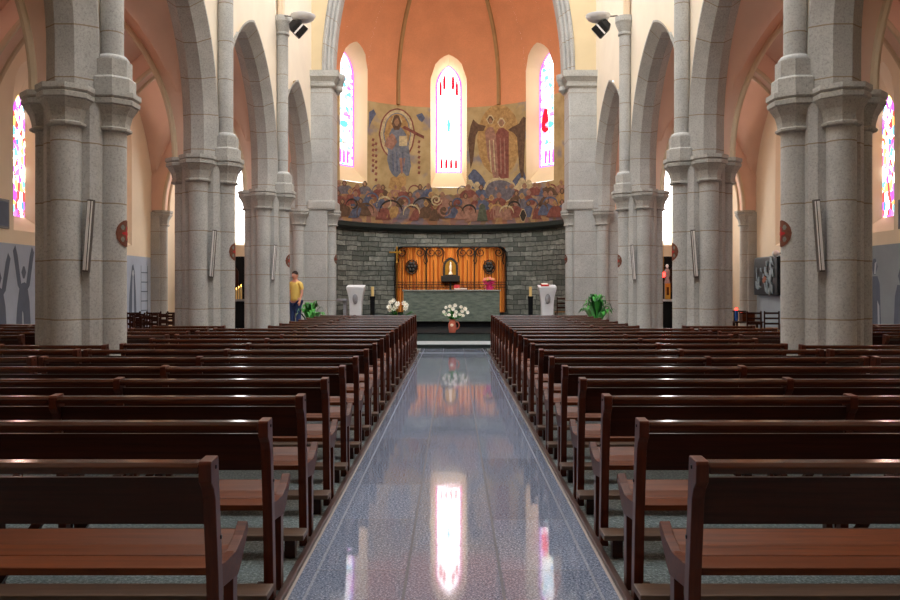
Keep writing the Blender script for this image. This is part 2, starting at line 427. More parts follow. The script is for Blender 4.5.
def ell(rx, ry, n=28, cx=0, cy=0): return [(cx + rx*cos(2*pi*i/n), cy + ry*sin(2*pi*i/n)) for i in range(n)]
def medallion(s, x, y, z, label, r=.165, r0=.174):
    t = thing('consecration_medallion', label, 'medallion', (x, y, z), 0, 'round painted medallions on the pillars')
    curved(ell(r, r), 0, 0, s, 0, r0, 'disc', M['medal'], t)
    curved(ell(r*.55, r*.13, 12, 0, 0), 0, 0, s, 0, r0 + .004, 'cross_arm', M['medalred'], t)
    curved(ell(r*.13, r*.55, 12, 0, 0), 0, 0, s, 0, r0 + .005, 'cross_arm', M['medalred'], t)
    for q in range(4):
        a = pi/4 + q*pi/2
        curved(ell(r*.2, r*.2, 12, r*.62*cos(a), r*.62*sin(a)), 0, 0, s, 0, r0 + .003, 'leaf_mark', M['medalgrey'], t)
    return t
def strip_light(s, y, label):
    t = thing('strip_light', label, 'wall light', (s*4.325, y - .347, 2.15), 0, 'slim strip lights on the pillars')
    L = .43
    MB().box(-.036, .036, -.055, .01, -L, L).build('casing', M['alu'], t, bevel=.008)
    MB().box(-.026, .006, -.066, -.053, -L+.02, L-.02).build('diffuser', M['tube'], t, bevel=.004)
    MB().box(.009, .015, -.058, -.054, -L+.03, L-.03).build('slot', M['dark'], t)
    MB().box(.018, .033, -.064, -.053, -L+.02, L-.02).build('diffuser', M['tube'], t, bevel=.004)
    if s > 0: t.scale = (-1, 1, 1)
    t.rotation_euler = (0, s*radians(-4.2), 0)
    return t
for s, side in ((-1, 'left'), (1, 'right')):
    for k in (2, 3, 4):
        medallion(s, s*4.205, LINES[k], 2.2, f'round terracotta medallion with a red cross on the {NM[k]} {side} pillar')
        strip_light(s, LINES[k], f'slim tilted strip light on the {NM[k]} pillar of the {side} arcade')

# ---- chancel arch with its piers
def chancel_pier(s, side):
    r = thing('stone_pillar', f'tall stone pier carrying the {side} side of the chancel arch', 'pillar', (-.09, 0, 0), 0, 'stone piers of the chancel arch')
    def bx(x0, x1, *a): x0, x1 = s*x0, s*x1; return (min(x0,x1), max(x0,x1), *a)
    MB().box(*bx(3.74, 5.3, 24.2, 25.3, 0, SPR)).build('core', M['stone'], r, bevel=.03)
    MB().box(*bx(3.58, 4.9, 24.25, 25.3, SPR, 7.7)).build('upper_core', M['stone'], r, bevel=.07)
    MB().box(*bx(3.5, 4.34, 24.16, 25.3, SPR, SPR + .3)).build('upper_plinth', M['cap'], r, bevel=.06)
    MB().lathe([(.168,0),(.168,SPR-.42)], s*PXC, 24.12, 28).build('respond_shaft', M['stone'], r, smooth=True)
    MB.build(capital_mb(s*PXC, 24.12), 'respond_capital', M['cap'], r)
    MB().lathe([(.148,.0),(.148,SPR-.4)], s*3.66, 24.55, 28).build('chancel_shaft', M['stone'], r, smooth=True)
    MB.build(capital_mb(s*3.66, 24.55, SPR, .82), 'chancel_capital', M['cap'], r)
    rings = []
    for z, d in ((7.62,.0),(7.66,.05),(7.7,.05),(7.72,.02),(7.8,.03),(7.9,.12),(7.93,.16),(8.11,.16)):
        x0, x1, y0, y1 = s*(3.55-d), s*4.6, 24.22-d*.8, 25.3
        rings.append([(x0,y0,z),(x1,y0,z),(x1,y1,z),(x0,y1,z)])
    MB().loft(rings).build('upper_capital', M['cap'], r)
    MB().lathe([(.05,7.55),(.13,7.62),(.13,7.68),(.1,7.75),(.16,7.88),(.2,7.95),(.2,8.1)], s*3.46, 24.7, 16).build('corbel', M['cap'], r, smooth=True)
    return r
for s, side in ((-1, 'left'), (1, 'right')):
    chancel_pier(s, side)
    medallion(s, s*3.66 - .09, 24.55, 2.42, f'round terracotta medallion on the {side} pier of the chancel arch', .15, .158)
CH, CR, CS = 3.55, 12.0, 8.11               # half span, radius, springing
def carc(dr, n):
    R = CR + dr; cx = -CH + CR; am = acos(cx/R)
    l = [(cx - R*cos(am*i/n), R*sin(am*i/n)) for i in range(n + 1)]
    return l + [(-u, h) for u, h in l[-2::-1]]
prof = [(25.3, .0), (24.8, .0)]              # (y, dr): three rolls stepping outwards towards the nave
for y0, d0 in ((24.7, .0), (24.55, .095), (24.41, .19)):
    for i in range(11):
        a = pi*(1.25 - 1.5*i/10)
        prof.append((y0 - .052*cos(a), d0 + .055 - .055*sin(a)))
    prof.append((y0 - .065, d0 + .1))
prof += [(24.33, .3), (24.36, .31)]
n = 24; cols = [carc(d, n) for y, d in prof]; rings = []; uvs = []
for i in range(2*n + 1):
    rings.append([(-.16 + cols[j][i][0], prof[j][0], CS + cols[j][i][1]) for j in range(len(prof))])
    uvs += [(j*.05, i*.3) for j in range(len(prof))]
mb = MB()
us = [-CH - .3 + (2*CH + .6)*i/60 for i in range(61)]
def ch(u):
    R = CR + .3; d = R*R - (abs(u) - CH + CR)**2
    return min(TOP, CS + (sqrt(d) if d > 0 else 0))
mb.strip(lambda u, v: (-.16 + u, 24.37, v), us, ch, lambda u: TOP, 1)
for a, b in ((-5, us[0]), (us[-1], 5)): mb.strip(lambda u, v: (-.16 + u, 24.37, v), [a, b], lambda u: 7.6, lambda u: TOP, 1)
wc = struct(mb.build('wall_chancel', M['chancelwall'], weld=True))
MB().loft(rings, closed=False, uvs=uvs).build('stone_arch', M['vous'], wc, smooth=True)

# ---- windows
def lancet(w, spring, top, bottom, n=12):   # closed outline (u, h), half width w
    rise = top - spring; R = (w*w + rise*rise)/(2*w); cx = -w + R; am = asin(min(1, rise/R))
    l = [(cx - R*cos(am*i/n), spring + R*sin(am*i/n)) for i in range(n + 1)]
    return [(-w, bottom)] + l + [(-u, h) for u, h in l[-2::-1]] + [(w, bottom)]
def lancet_h(u, w, spring, top):
    rise = top - spring; R = (w*w + rise*rise)/(2*w); cx = -w + R; d = R*R - (abs(u) + cx)**2
    return spring + (sqrt(d) if d > 0 else 0)
PALE = [(0, (1,.98,.95,1)), (.3, (1,.6,.8,1)), (.42, (.95,.95,1,1)), (.58, (1,.8,.3,1)), (.66, (1,1,1,1)), (.8, (.85,.15,.6,1)), (.88, (.2,.5,1,1)), (.95, (.1,.6,.7,1))]
RICH = [(0, (1,.93,.82,1)), (.1, (.22,.008,.008,1)), (.22, (.5,.2,.02,1)), (.36, (.09,.01,.16,1)), (.47, (1,.92,.8,1)), (.58, (.008,.03,.2,1)), (.7, (.22,.02,.08,1)), (.8, (.6,.36,.08,1)), (.92, (.02,.12,.2,1))]
WHITE = [(0, (1,.99,.97,1)), (.5, (1,.95,.97,1)), (.75, (1,1,.96,1)), (.9, (1,.9,.94,1))]
M['glass_centre'] = stained('stained_glass_centre', WHITE, 3.2, 6, .85)
M['glass_side'] = stained('stained_glass_side', PALE, 1.6, 7, .2)
M['glass_aisle'] = stained('stained_glass_aisle', RICH, 9, 10, .2)
M['glass_end'] = stained('stained_glass_end', WHITE, 5, 5, .7)
M['g_pink'] = glow('pink_border_glass', (255, 90, 170), 1.2)
M['g_red'] = glow('red_glass', (250, 24, 40), 1.2)
M['g_cyan'] = glow('cyan_glass', (90, 200, 240), 1.2)
M['g_violet'] = glow('violet_border_glass', (180, 80, 210), 1.2)
M['g_gold'] = glow('gold_glass', (255, 195, 90), 1.4)
M['lead'] = vary('lead_bar', (40, 38, 42), .1, 6, .6, .4)
def window(nm, place, outer, inner, depth, glass, label, border=None, uvs=(1.0, 1.0), wallm='reveal'):
    # place(u, d, h): point of the window, u along the wall, d outwards from it
    o = [place(u, 0, h, True) for u, h in outer]; i_ = [place(u, depth, h, False) for u, h in inner]
    nn = len(o)
    w = MB().add(o + i_, [(k, (k+1) % nn, nn + (k+1) % nn, nn + k) for k in range(nn)]).build(nm, M[wallm], smooth=False)
    struct(w, label)
    gl = MB(); gl.add(i_, [tuple(range(nn))], [(u*uvs[0], h*uvs[1]) for u, h in inner]); g = gl.build('glass', glass, w)
    if border:
        cu = 0; ch_ = sum(h for u, h in inner)/nn
        ins = [((u)*.86, h - .045 if h > inner[0][1] + .01 else h + .045) for u, h in inner]
        a = [place(u, depth - .006, h, False) for u, h in inner]; b = [place(u, depth - .006, h, False) for u, h in ins]
        MB().add(a + b, [(k, (k+1) % nn, nn + (k+1) % nn, nn + k) for k in range(nn)]).build('border', border, w)
    return w
def flat(w, place, depth, shape, m, nm):
    MB().add([place(u, depth, h, False) for u, h in shape], [tuple(range(len(shape)))]).build(nm, m, w)
# apse windows
OW, OS, OT, OB = .655, 9.15, 9.98, 5.2
IW, IS, IT, IB = .48, 8.95, 9.76, 5.79
def dome_r(h):
    d = h - 8.7
    return AR if d <= 0 else sqrt(max(1e-6, AR*AR - d*d))
def apse_pt(th, h, off=0): r = dome_r(h) - off; return (AX + r*sin(th), AY + r*cos(th), h)
WINS = (-radians(51.5), 0, radians(49.5))
def apse_place(tc):
    ex = Vector((cos(tc), -sin(tc), 0)); er = Vector((sin(tc), cos(tc), 0)); ctr = Vector((AX, AY, 0))
    def place(u, d, h, on_wall):
        if on_wall: return apse_pt(tc + u/AR, h)
        return tuple(ctr + er*(AR + d) + ex*u + Vector((0, 0, h)))
    return place
outer = lancet(OW, OS, OT, OB); inner = lancet(IW, IS, IT, IB)
for k, (tc, lab) in enumerate(zip(WINS, ('tall stained glass lancet window on the left side of the apse', 'dazzling white lancet window in the middle of the apse', 'tall stained glass lancet window with a red robe on the right side of the apse'))):
    p = apse_place(tc); mid = k == 1
    w = window('window_%d' % (k+1), p, outer, inner, .45, M['glass_centre'] if mid else M['glass_side'], lab, M['g_pink'] if mid else M['g_violet'])
    d = .435
    if mid:
        for q in range(4):
            u = -.27 + .18*q; flat(w, p, d, lancet(.045, 6.2, 6.32, 5.95, 5)[:] if 0 else [(u + a, b) for a, b in lancet(.05, 6.15, 6.36, 5.95, 5)], M['g_red'], 'red_flame')
        for u, t in ((-.3, 9.2), (-.16, 9.42), (.16, 9.42), (.3, 9.2)): flat(w, p, d, [(u + a, b) for a, b in lancet(.055, t - .2, t, t - .55, 5)], M['g_red'], 'red_flame')
        flat(w, p, d, [(-.04, 7.3), (-.07, 7.6), (0, 7.85), (.07, 7.6), (.05, 7.3)], M['g_cyan'], 'blue_robe')
    else:
        c = 1 if k == 2 else -1
        flat(w, p, d, ell(.2, .12, 14, 0, 7.25), M['g_cyan'], 'blue_robe')
        if k == 2: flat(w, p, d, [(-.38, 7.1), (-.36, 7.5), (-.24, 7.85), (-.1, 7.8), (-.04, 7.4), (-.05, 7.05), (-.2, 6.98)], M['g_red'], 'red_robe')
        for u in (-.18, .0, .18): flat(w, p, d, [(u + a, b) for a, b in lancet(.055, 6.2, 6.4, 5.9, 5)], M['g_violet'], 'violet_flame')
    for h in (6.6, 7.55, 8.5): flat(w, p, d + .004, [(-.46, h), (.46, h), (.46, h + .02), (-.46, h + .02)], M['lead'], 'lead_bar')

# ---- apse shell
TH = [radians(-92 + 184*i/92) for i in range(93)]
def split_ranges(step):
    out = []; edges = []
    for tc in WINS: edges.append((tc - OW/AR, tc + OW/AR))
    cur = radians(-95)
    for a, b in edges:
        out.append((cur, a, False)); out.append((a, b, True)); cur = b
    out.append((cur, radians(95), False)); return out
def rng(a, b, step=.035):
    n = max(2, int((b - a)/step)); return [a + (b-a)*i/n for i in range(n + 1)]
low, mur, dom = MB(), MB(), MB()
low.strip(lambda u, v: (AX + AR*sin(u/AR), AY + AR*cos(u/AR), v), [x*AR for x in rng(radians(-95), radians(95))], lambda u: .3, lambda u: 3.62, 1, True)
struct(low.build('wall_apse', M['schist'], smooth='full'), 'curved apse wall of rough dark grey stone blocks')
for a, b, win in split_ranges(.03):
    tc = [t for t in WINS if a - 1e-6 <= t <= b + 1e-6]; tc = tc[0] if tc and win else 0
    fn = lambda u, v: apse_pt(u/AR, v)
    us = [x*AR for x in rng(a, b)]
    mur.strip(fn, us, lambda u: 3.8, lambda u: OB if win else 8.1, 1, True)
    dom.strip(fn, us, (lambda u: lancet_h(u - tc*AR, OW, OS, OT)) if win else (lambda u: 8.1), lambda u: 12.895, 24, True)
def smooth_join(mb, nm, m, **k): return mb.build(nm, m, smooth='full', weld=True)
fresco = smooth_join(mur, 'apse_mural', M['fresco'])
tag(fresco, 'painted fresco band with robed figures around the curved apse, below the orange dome', 'mural', None, 'thing')
dome = struct(smooth_join(dom, 'ceiling_apse', M['orange']), 'orange plastered half dome over the apse')
for th in (-radians(25.5), radians(25.5), -radians(78), radians(78)):
    rings = []
    for i in range(26):
        h = 8.12 + 4.7*i/25; w = .05
        e = Vector((cos(th), -sin(th), 0))
        p0 = Vector(apse_pt(th, h, -.02)); p1 = Vector(apse_pt(th, h, .09))
        rings.append([tuple(p0 - e*w*1.5), tuple(p1 - e*w), tuple(p1 + e*w), tuple(p0 + e*w*1.5)])
    MB().loft(rings).build('dome_rib', M['rib'], dome, smooth=True)
led = MB()
rings = []
for th in rng(radians(-95), radians(95)):
    rings.append([(AX + r*sin(th), AY + r*cos(th), z) for r, z in ((4.22, 3.56), (4.1, 3.56), (4.02, 3.66), (4.02, 3.8), (4.22, 3.84))])
struct(led.loft(rings).build('trim_3', vary('dark_ledge', (38, 46, 44), .15, 6, .5, .4), smooth=True))

# ---- painted figures on the apse mural (flat paint on the wall, so a few millimetres thick)
PAL = {'blue': (124, 124, 130), 'deep': (100, 103, 120), 'red': (140, 86, 74), 'rose': (166, 122, 102), 'ochre': (182, 142, 92), 'brown': (110, 84, 66),
       'cream': (202, 178, 136), 'dark': (66, 58, 52), 'green': (96, 98, 80), 'skin': (162, 122, 92), 'grey': (120, 110, 112)}
PM = {k: vary('paint_' + k, c, .3, 7, .9, .15, coord='Generated' if 0 else 'Object', fine=(11, .35)) for k, c in PAL.items()}
def paint(shape, col, off, nm, parent, mapper):
    us = [u for u, v in shape]; a, b = min(us), max(us); n = max(3, int((b-a)/.09))
    def lh(u):
        vs = []
        for i in range(len(shape)):
            (u0, v0), (u1, v1) = shape[i], shape[(i+1) % len(shape)]
            if (u0-u)*(u1-u) <= 0 and abs(u1-u0) > 1e-9: vs.append(v0 + (v1-v0)*(u-u0)/(u1-u0))
        return (min(vs), max(vs)) if vs else (0, 0)
    U = [a + 1e-4 + (b-a-2e-4)*i/n for i in range(n+1)]
    return MB().strip(lambda u, v: mapper(u, v, off), U, lambda u: lh(u)[0], lambda u: lh(u)[1], 1, True).build(nm, PM[col] if isinstance(col, str) else col, parent)
def on_apse(u, v, off): return apse_pt(u/AR, v, off)
def px_apse(px, py):                        # sight line onto the cylinder -> (arc length, height)
    kx = (px - PX)/F; a = kx*kx + 1; b = -2*(kx*AX + AY); c = AX*AX + AY*AY - AR*AR
    y = (-b + sqrt(b*b - 4*a*c))/(2*a); x = kx*y
    return (atan2(x - AX, y - AY)*AR, EYE + (PY - py)*y/F)
def pp(*pts): return [px_apse(x, y) for x, y in pts]
def pe(x, y, rx, ry, n=16): return [px_apse(x + rx*cos(2*pi*i/n), y + ry*sin(2*pi*i/n)) for i in range(n)]
A = lambda shape, col, off, nm, par: paint(shape, col, off, nm, par, on_apse)
# enthroned figure in an almond of light
ring = A(pe(397, 134, 18.5, 26), 'red', .004, 'painted_almond', fresco)
A(pe(397, 134, 17, 24.5), 'cream', .007, 'almond_field', ring)
A(pe(397, 134, 14, 21.5), 'blue', .0085, 'almond_ring', ring)
A(pe(397, 134, 13, 20.5), 'ochre', .010, 'almond_field', ring)
fig = A(pp((389,134),(392,128),(397,126),(402,128),(407,136),(409,150),(411,166),(408,178),(402,171),(396,178),(390,172),(387,160),(389,148)), 'blue', .013, 'painted_figure', fresco)
A(pe(396.5, 121.5, 5.5, 6.5), 'cream', .014, 'halo', fig)
A(pp((391.5,124),(393,130),(400,130),(401.5,124),(400,116),(396.5,115),(393,116)), 'brown', .016, 'hair', fig)
A(pe(396.5, 122.3, 2.8, 4), 'skin', .018, 'face', fig)
A(pp((384,146),(386,139),(393,132),(397,142),(392,150)), 'rose', .016, 'mantle', fig)
A(pp((399,136),(407,136),(407,146),(399,146)), 'cream', .018, 'book', fig)
A(pp((402,128),(403,125),(424,136),(424,139)), 'red', .016, 'arm', fig)
A(pp((399,158),(405,158),(404,172),(400,175)), 'rose', .016, 'mantle', fig)
for x in (392, 396, 402): A(pp((x,152),(x+1,152),(x+1.8,171),(x+.6,172)), 'deep', .0165, 'fold', fig)
rock = A(pp((388,188),(390,178),(397,175),(406,177),(406,184),(401,190),(394,190)), 'ochre', .012, 'painted_rock', fresco)
A(pp((369,112),(374,109),(376,114),(372,120),(369,128)), 'deep', .006, 'painted_wing', fresco)
A(pp((416,115),(422,113),(425,118),(424,124),(419,120)), 'deep', .006, 'painted_wing', fresco)
for x, y0, y1 in ((372, 138, 174), (375, 142, 184), (418, 140, 176)):
    for i in range(7):
        y = y0 + (y1-y0)*i/7
        A(pp((x, y), (x + 2.6, y + .8), (x + 1.6, y + 3.6), (x - .6, y + 2.6)), 'red', .006, 'painted_letter', fresco)
# winged pair on a globe
A(pe(499, 140, 22, 36), 'ochre', .004, 'painted_glow', fresco)
A(pp((468,176),(474,168),(482,176),(488,186),(480,190),(470,188)), 'deep', .006, 'painted_cloud', fresco)
A(pp((510,184),(518,174),(524,170),(526,178),(520,186),(514,190)), 'deep', .006, 'painted_cloud', fresco)
for x, y in ((470,184),(477,186),(522,182),(519,187),(529,184)): A(pe(x, y, 4, 4.5), 'cream', .008, 'painted_cloud', fresco)
gl = A(pe(500, 190, 17, 13), 'cream', .009, 'painted_globe', fresco)
A(pe(500, 191, 15, 11), 'grey', .012, 'globe_field', gl)
for a in (pp((471,124),(473,119),(478,124),(486,126),(485,131),(478,131),(474,140),(473,165),(469,172),(468,140)), pp((508,130),(512,127),(519,124),(523,116),(526,118),(525,140),(524,160),(525,176),(521,178),(518,160),(519,140),(514,133))):
    wg = A(a, 'brown', .008, 'painted_wing', fresco)
fig2 = A(pp((486,146),(485,132),(489,126),(494,128),(497,140),(498,160),(499,178),(492,178),(491,166),(487,156)), 'rose', .013, 'painted_figure', fresco)
A(pe(490.5, 119.5, 4.4, 5), 'cream', .014, 'halo', fig2); A(pe(490.5, 120, 3, 4), 'brown', .016, 'hair', fig2); A(pe(490.5, 121, 2, 2.8), 'skin', .018, 'face', fig2)
fig3 = A(pp((496,134),(499,128),(504,128),(509,132),(508,146),(505,160),(509,178),(499,179),(497,160)), 'red', .015, 'painted_figure', fresco)
A(pe(501.5, 122.5, 4.4, 5), 'cream', .014, 'halo', fig3); A(pe(501.5, 123, 3, 3.8), 'rose', .016, 'veil', fig3); A(pe(501.5, 124, 2, 2.6), 'skin', .018, 'face', fig3)
for x in (489, 493): A(pp((x,140),(x+1,140),(x+3,172),(x+1.6,172)), 'cream', .0165, 'fold', fig2)
for x in (500, 504): A(pp((x,138),(x+1,138),(x+2,174),(x+.6,174)), 'rose', .0185, 'fold', fig3)
# the crowd under them: each painted as head and robe
rs = random.Random(3)
cols = ['red', 'rose', 'red', 'ochre', 'brown', 'rose', 'deep', 'grey', 'brown', 'red']
for row, (yb, hh) in enumerate(((202, 11), (212, 13), (223, 15))):
    x = 338 + row*3
    while x < 566:
        if abs(x - 448) > 14 or row:
            w = rs.uniform(4.5, 9); lean = rs.uniform(-4, 4); dy = rs.uniform(-2, 2); o = .010 + row*.004 + rs.uniform(0, .0015)
            yy = yb + dy - 3 + (-5*((x-451)/115)**2)
            f_ = A(pp((x-w, yy), (x-w*.8+lean, yy-hh*.6), (x+lean, yy-hh*.85), (x+w*.8+lean, yy-hh*.6), (x+w, yy)), rs.choice(cols), o, 'painted_figure', fresco)
            A(pe(x+lean, yy-hh*.95, 2.7, 3.2, 10), rs.choice(['rose','ochre','rose','brown']), o + .0012, 'halo', f_)
            A(pe(x+lean, yy-hh*.95, 1.5, 2, 10), rs.choice(['skin','rose','skin']), o + .0024, 'face', f_)
        x += rs.uniform(8, 11)
def stroke(pts, w, col, off, nm='painted_scroll'):
    q = [Vector(px_apse(*p)) for p in pts]; L_ = []; R_ = []
    for i in range(len(q)):
        t = (q[min(i+1, len(q)-1)] - q[max(i-1, 0)]).normalized(); nn = Vector((-t.y, t.x)) * w * (.35 + .65*sin(pi*i/(len(q)-1)))
        L_.append(on_apse(*(q[i] + nn), off)); R_.append(on_apse(*(q[i] - nn), off))
    return MB().loft([L_, R_], closed=False).build(nm, PM[col], fresco)
def arcp(cx, cy, r, a0, a1, k=1.0, n=16): return [(cx + r*(1 + (k-1)*i/n)*cos(a0 + (a1-a0)*i/n), cy + r*(1 + (k-1)*i/n)*sin(a0 + (a1-a0)*i/n)) for i in range(n + 1)]
for cx, cy, r_, a0, a1, k_, c_ in ((352,205,7,3,8.5,.4,'dark'),(366,212,10,2.6,6.5,.7,'brown'),(372,200,8,3.3,8,.5,'deep'),(385,204,9,2.8,7.2,.5,'cream'),(391,212,12,3.1,6.2,.9,'dark'),
        (404,203,8,3.4,8.6,.35,'blue'),(412,213,9,2.9,6.4,.8,'cream'),(424,209,12,3.3,6.0,.8,'dark'),(436,200,6,0,10,.2,'cream'),(444,210,7,0,9,.2,'rose'),(458,203,6,2,9,.3,'deep'),(457,214,9,3,6.3,.8,'brown'),
        (470,212,8,3.2,6.4,.7,'dark'),(497,212,7,3.1,6.3,1,'ochre'),(507,213,7,3.1,6.3,1,'cream'),(515,208,7,3,6.3,.8,'dark'),(533,206,8,3.2,7,.6,'deep'),(543,210,8,3.1,6.6,.6,'brown'),(552,205,9,3,6.2,.7,'deep')):
    stroke(arcp(cx, cy, r_, a0, a1, k_), .035, c_, .029)
for cx, cy, r_ in ((348,190,5),(357,192,6),(378,190,6),(415,191,7),(428,190,5),(463,191,6),(540,192,6),(552,190,7)):
    stroke(arcp(cx, cy, r_, 2.5, 8.5, .4), .03, rs.choice(['ochre','red','grey']), .008)
A(pe(523.5, 215.5, 3.8, 6.6), 'cream', .026, 'painted_shield', fresco); A(pe(523.5, 215.5, 3.2, 5.8), 'dark', .028, 'painted_shield', fresco)
A(pp((477,221),(478,207),(482,203),(487,207),(488,221)), 'green', .027, 'painted_shield', fresco)

# ---- aisles: outer wall, groin vaults, transverse arches, end walls
def pointed(u, half, rise):
    R = (half*half + rise*rise)/(2*half); d = R*R - (abs(u) - half + R)**2
    return sqrt(d) if d > 0 else 0
AC, AH = (XA0 + XA1)/2, (XA1 - XA0)/2
wi = 3
for s, side in ((-1, 'left'), (1, 'right')):
    # outer wall with a window in the middle of each visible bay
    mb = MB(); WB = [(P0 + BAY*.5), (P0 + BAY*1.5 + .3), (P0 + BAY*2.5)]
    ow, os_, ot, ob = .78, 5.6, 6.5, 2.75
    cur = -3.0
    fn = lambda u, v: (s*XA1, u, v)
    for yb in WB:
        mb.strip(fn, [cur, yb - ow], lambda u: 0, lambda u: 8.4, 1)
        us = [yb - ow + 2*ow*i/20 for i in range(21)]
        mb.strip(fn, us, lambda u: 0, lambda u: ob, 1)
        mb.strip(fn, us, lambda u: lancet_h(u - yb, ow, os_, ot), lambda u: 8.4, 1)
        cur = yb + ow
    mb.strip(fn, [cur, YEND + .3], lambda u: 0, lambda u: 8.4, 1)
    struct(mb.build('wall_aisle_' + side, M['aislewall'], weld=True), f'outer wall of the {side} aisle')
    for yb, w_ in zip(WB, ('near', 'middle', 'far')):
        wi += 1
        place = lambda u, d, h, on, yb=yb: (s*(XA1 + d), yb + u, h)
        window('window_%d' % wi, place, lancet(ow, os_, ot, ob), lancet(.25, 5.2, 5.75, 3.1), .32, M['glass_aisle'], f'stained glass lancet window in the {w_} bay of the {side} aisle', None, (1, .55), 'aislewall')
    # vault
    va = None
    mb = MB()
    for k in range(0, len(LINES) - 1):
        yc = (LINES[k] + LINES[k+1])/2; N = 28; pts = []; fs = []
        for i in range(N + 1):
            x = -AH + 2*AH*i/N
            for j in range(N + 1):
                y = -BAY/2 + BAY*j/N
                pts.append((s*(AC + x), yc + y, SPR - .05 + max(pointed(x, AH, 3.75), pointed(y, BAY/2, 3.75))))
        for i in range(N):
            for j in range(N): fs.append((i*(N+1)+j, (i+1)*(N+1)+j, (i+1)*(N+1)+j+1, i*(N+1)+j+1))
        mb.add(pts, fs)
    mb.strip(lambda u, v: (s*v, u, 7.62), [LINES[-1], YEND + .3], lambda u: XA0 - .3, lambda u: XA1, 1)
    va = struct(mb.build('ceiling_' + side, M['salmon'], smooth=True, weld=True), f'salmon plastered vault over the {side} aisle')
    # transverse arches on the pillar lines, springing from the pillar capital to the wall respond
    x0, x1 = 5.12, 8.78; hf = (x1 - x0)/2; xm = (x0 + x1)/2; rise = 3.15
    R0 = (hf*hf + rise*rise)/(2*hf)
    def tarc(dr, n):
        R = R0 + dr; cx = -hf + R0; am = acos(cx/R)
        l = [(cx - R*cos(am*i/n), R*sin(am*i/n)) for i in range(n + 1)]
        return l + [(-u, h) for u, h in l[-2::-1]]
    for y in LINES[1:]:
        n = 18; cs = {d: tarc(d, n) for d in (0, .05, .55)}
        rings = []
        for i in range(2*n + 1):
            q = lambda d, yy: (s*(xm + cs[d][i][0]), yy, SPR + cs[d][i][1])
            rings.append([q(.55, y-.2), q(.05, y-.2), q(.05, y+.2), q(.55, y+.2)])
        ta = MB().loft(rings, closed=True).build('transverse_arch', M['salmon'], va, smooth=True)
        for dy in (-.2, .2):
            MB().tube([(s*(xm + cs[.05][i][0]), y + dy, SPR + cs[.05][i][1]) for i in range(2*n + 1)], .055, 8).build('arch_moulding', M['roll'], ta, smooth=True)
    # wall responds on the aisle side
    for k, y in enumerate(LINES[2:]):
        where = ('nearest', 'second', 'third', 'farthest')[k]
        r = thing('wall_shaft', f'half round stone shaft on the {side} aisle wall, {where} from the camera', 'pillar', (s*8.95, y, 0), 0, 'half shafts on the aisle walls')
        MB().box(-.08, .26, -.3, .3, 0, SPR) if 0 else None
        MB().box(min(0, s*.27), max(0, s*.27), -.26, .26, 0, SPR - .05).build('backing', M['stone'], r)
        MB().lathe([(.165, 0), (.165, SPR - .42)], 0, 0, 24).build('shaft', M['stone'], r, smooth=True)
        MB.build(capital_mb(0, 0, SPR, .85), 'capital', M['cap'], r)
    # end wall of the aisle with its window
    mb = MB(); wx = s*6.75; fn = lambda u, v: (u, YEND, v); eo = .75
    a, b = sorted((s*4.3, s*9.5))
    mb.strip(fn, [a, wx - eo], lambda u: 0, lambda u: 8.4, 1); mb.strip(fn, [wx + eo, b], lambda u: 0, lambda u: 8.4, 1)
    us = [wx - eo + 2*eo*i/20 for i in range(21)]
    mb.strip(fn, us, lambda u: 0, lambda u: 3.0, 1); mb.strip(fn, us, lambda u: lancet_h(u - wx, eo, 5.6, 6.5), lambda u: 8.4, 1)
    struct(mb.build('wall_end_' + side, M['aislewall'], weld=True))
    wi += 1
    pl_ = lambda u, d, h, on: (wx + u, YEND + d, h)
    w = window('window_%d' % wi, pl_, lancet(eo, 5.6, 6.5, 3.0), lancet(.68, 5.55, 6.35, 3.15), .2, M['glass_end'], f'bright lancet window at the end of the {side} aisle', None, (1, 1), 'aislewall')
    flat(w, pl_, .19, ell(.14, .3, 14, .1*s, 4.1), M['g_gold'], 'gold_figure')
# west wall behind the camera, closing the building; darkened to cut bounced light
struct(MB().add([(-10,-3,0),(10,-3,0),(10,-3,TOP),(-10,-3,TOP)], [(0,1,2,3)]).build('wall_back', vary('brown_oak_panelling', (110, 84, 62), .1, 3, .7, .3)))

struct(MB().add([(-4.4,-3,TOP-.02),(4.4,-3,TOP-.02),(4.4,1.8,TOP-.02),(-4.4,1.8,TOP-.02)], [(0,1,2,3)]).build('ceiling', M['plaster']))  # unseen ceiling piece added to keep overhead light off the pew backs
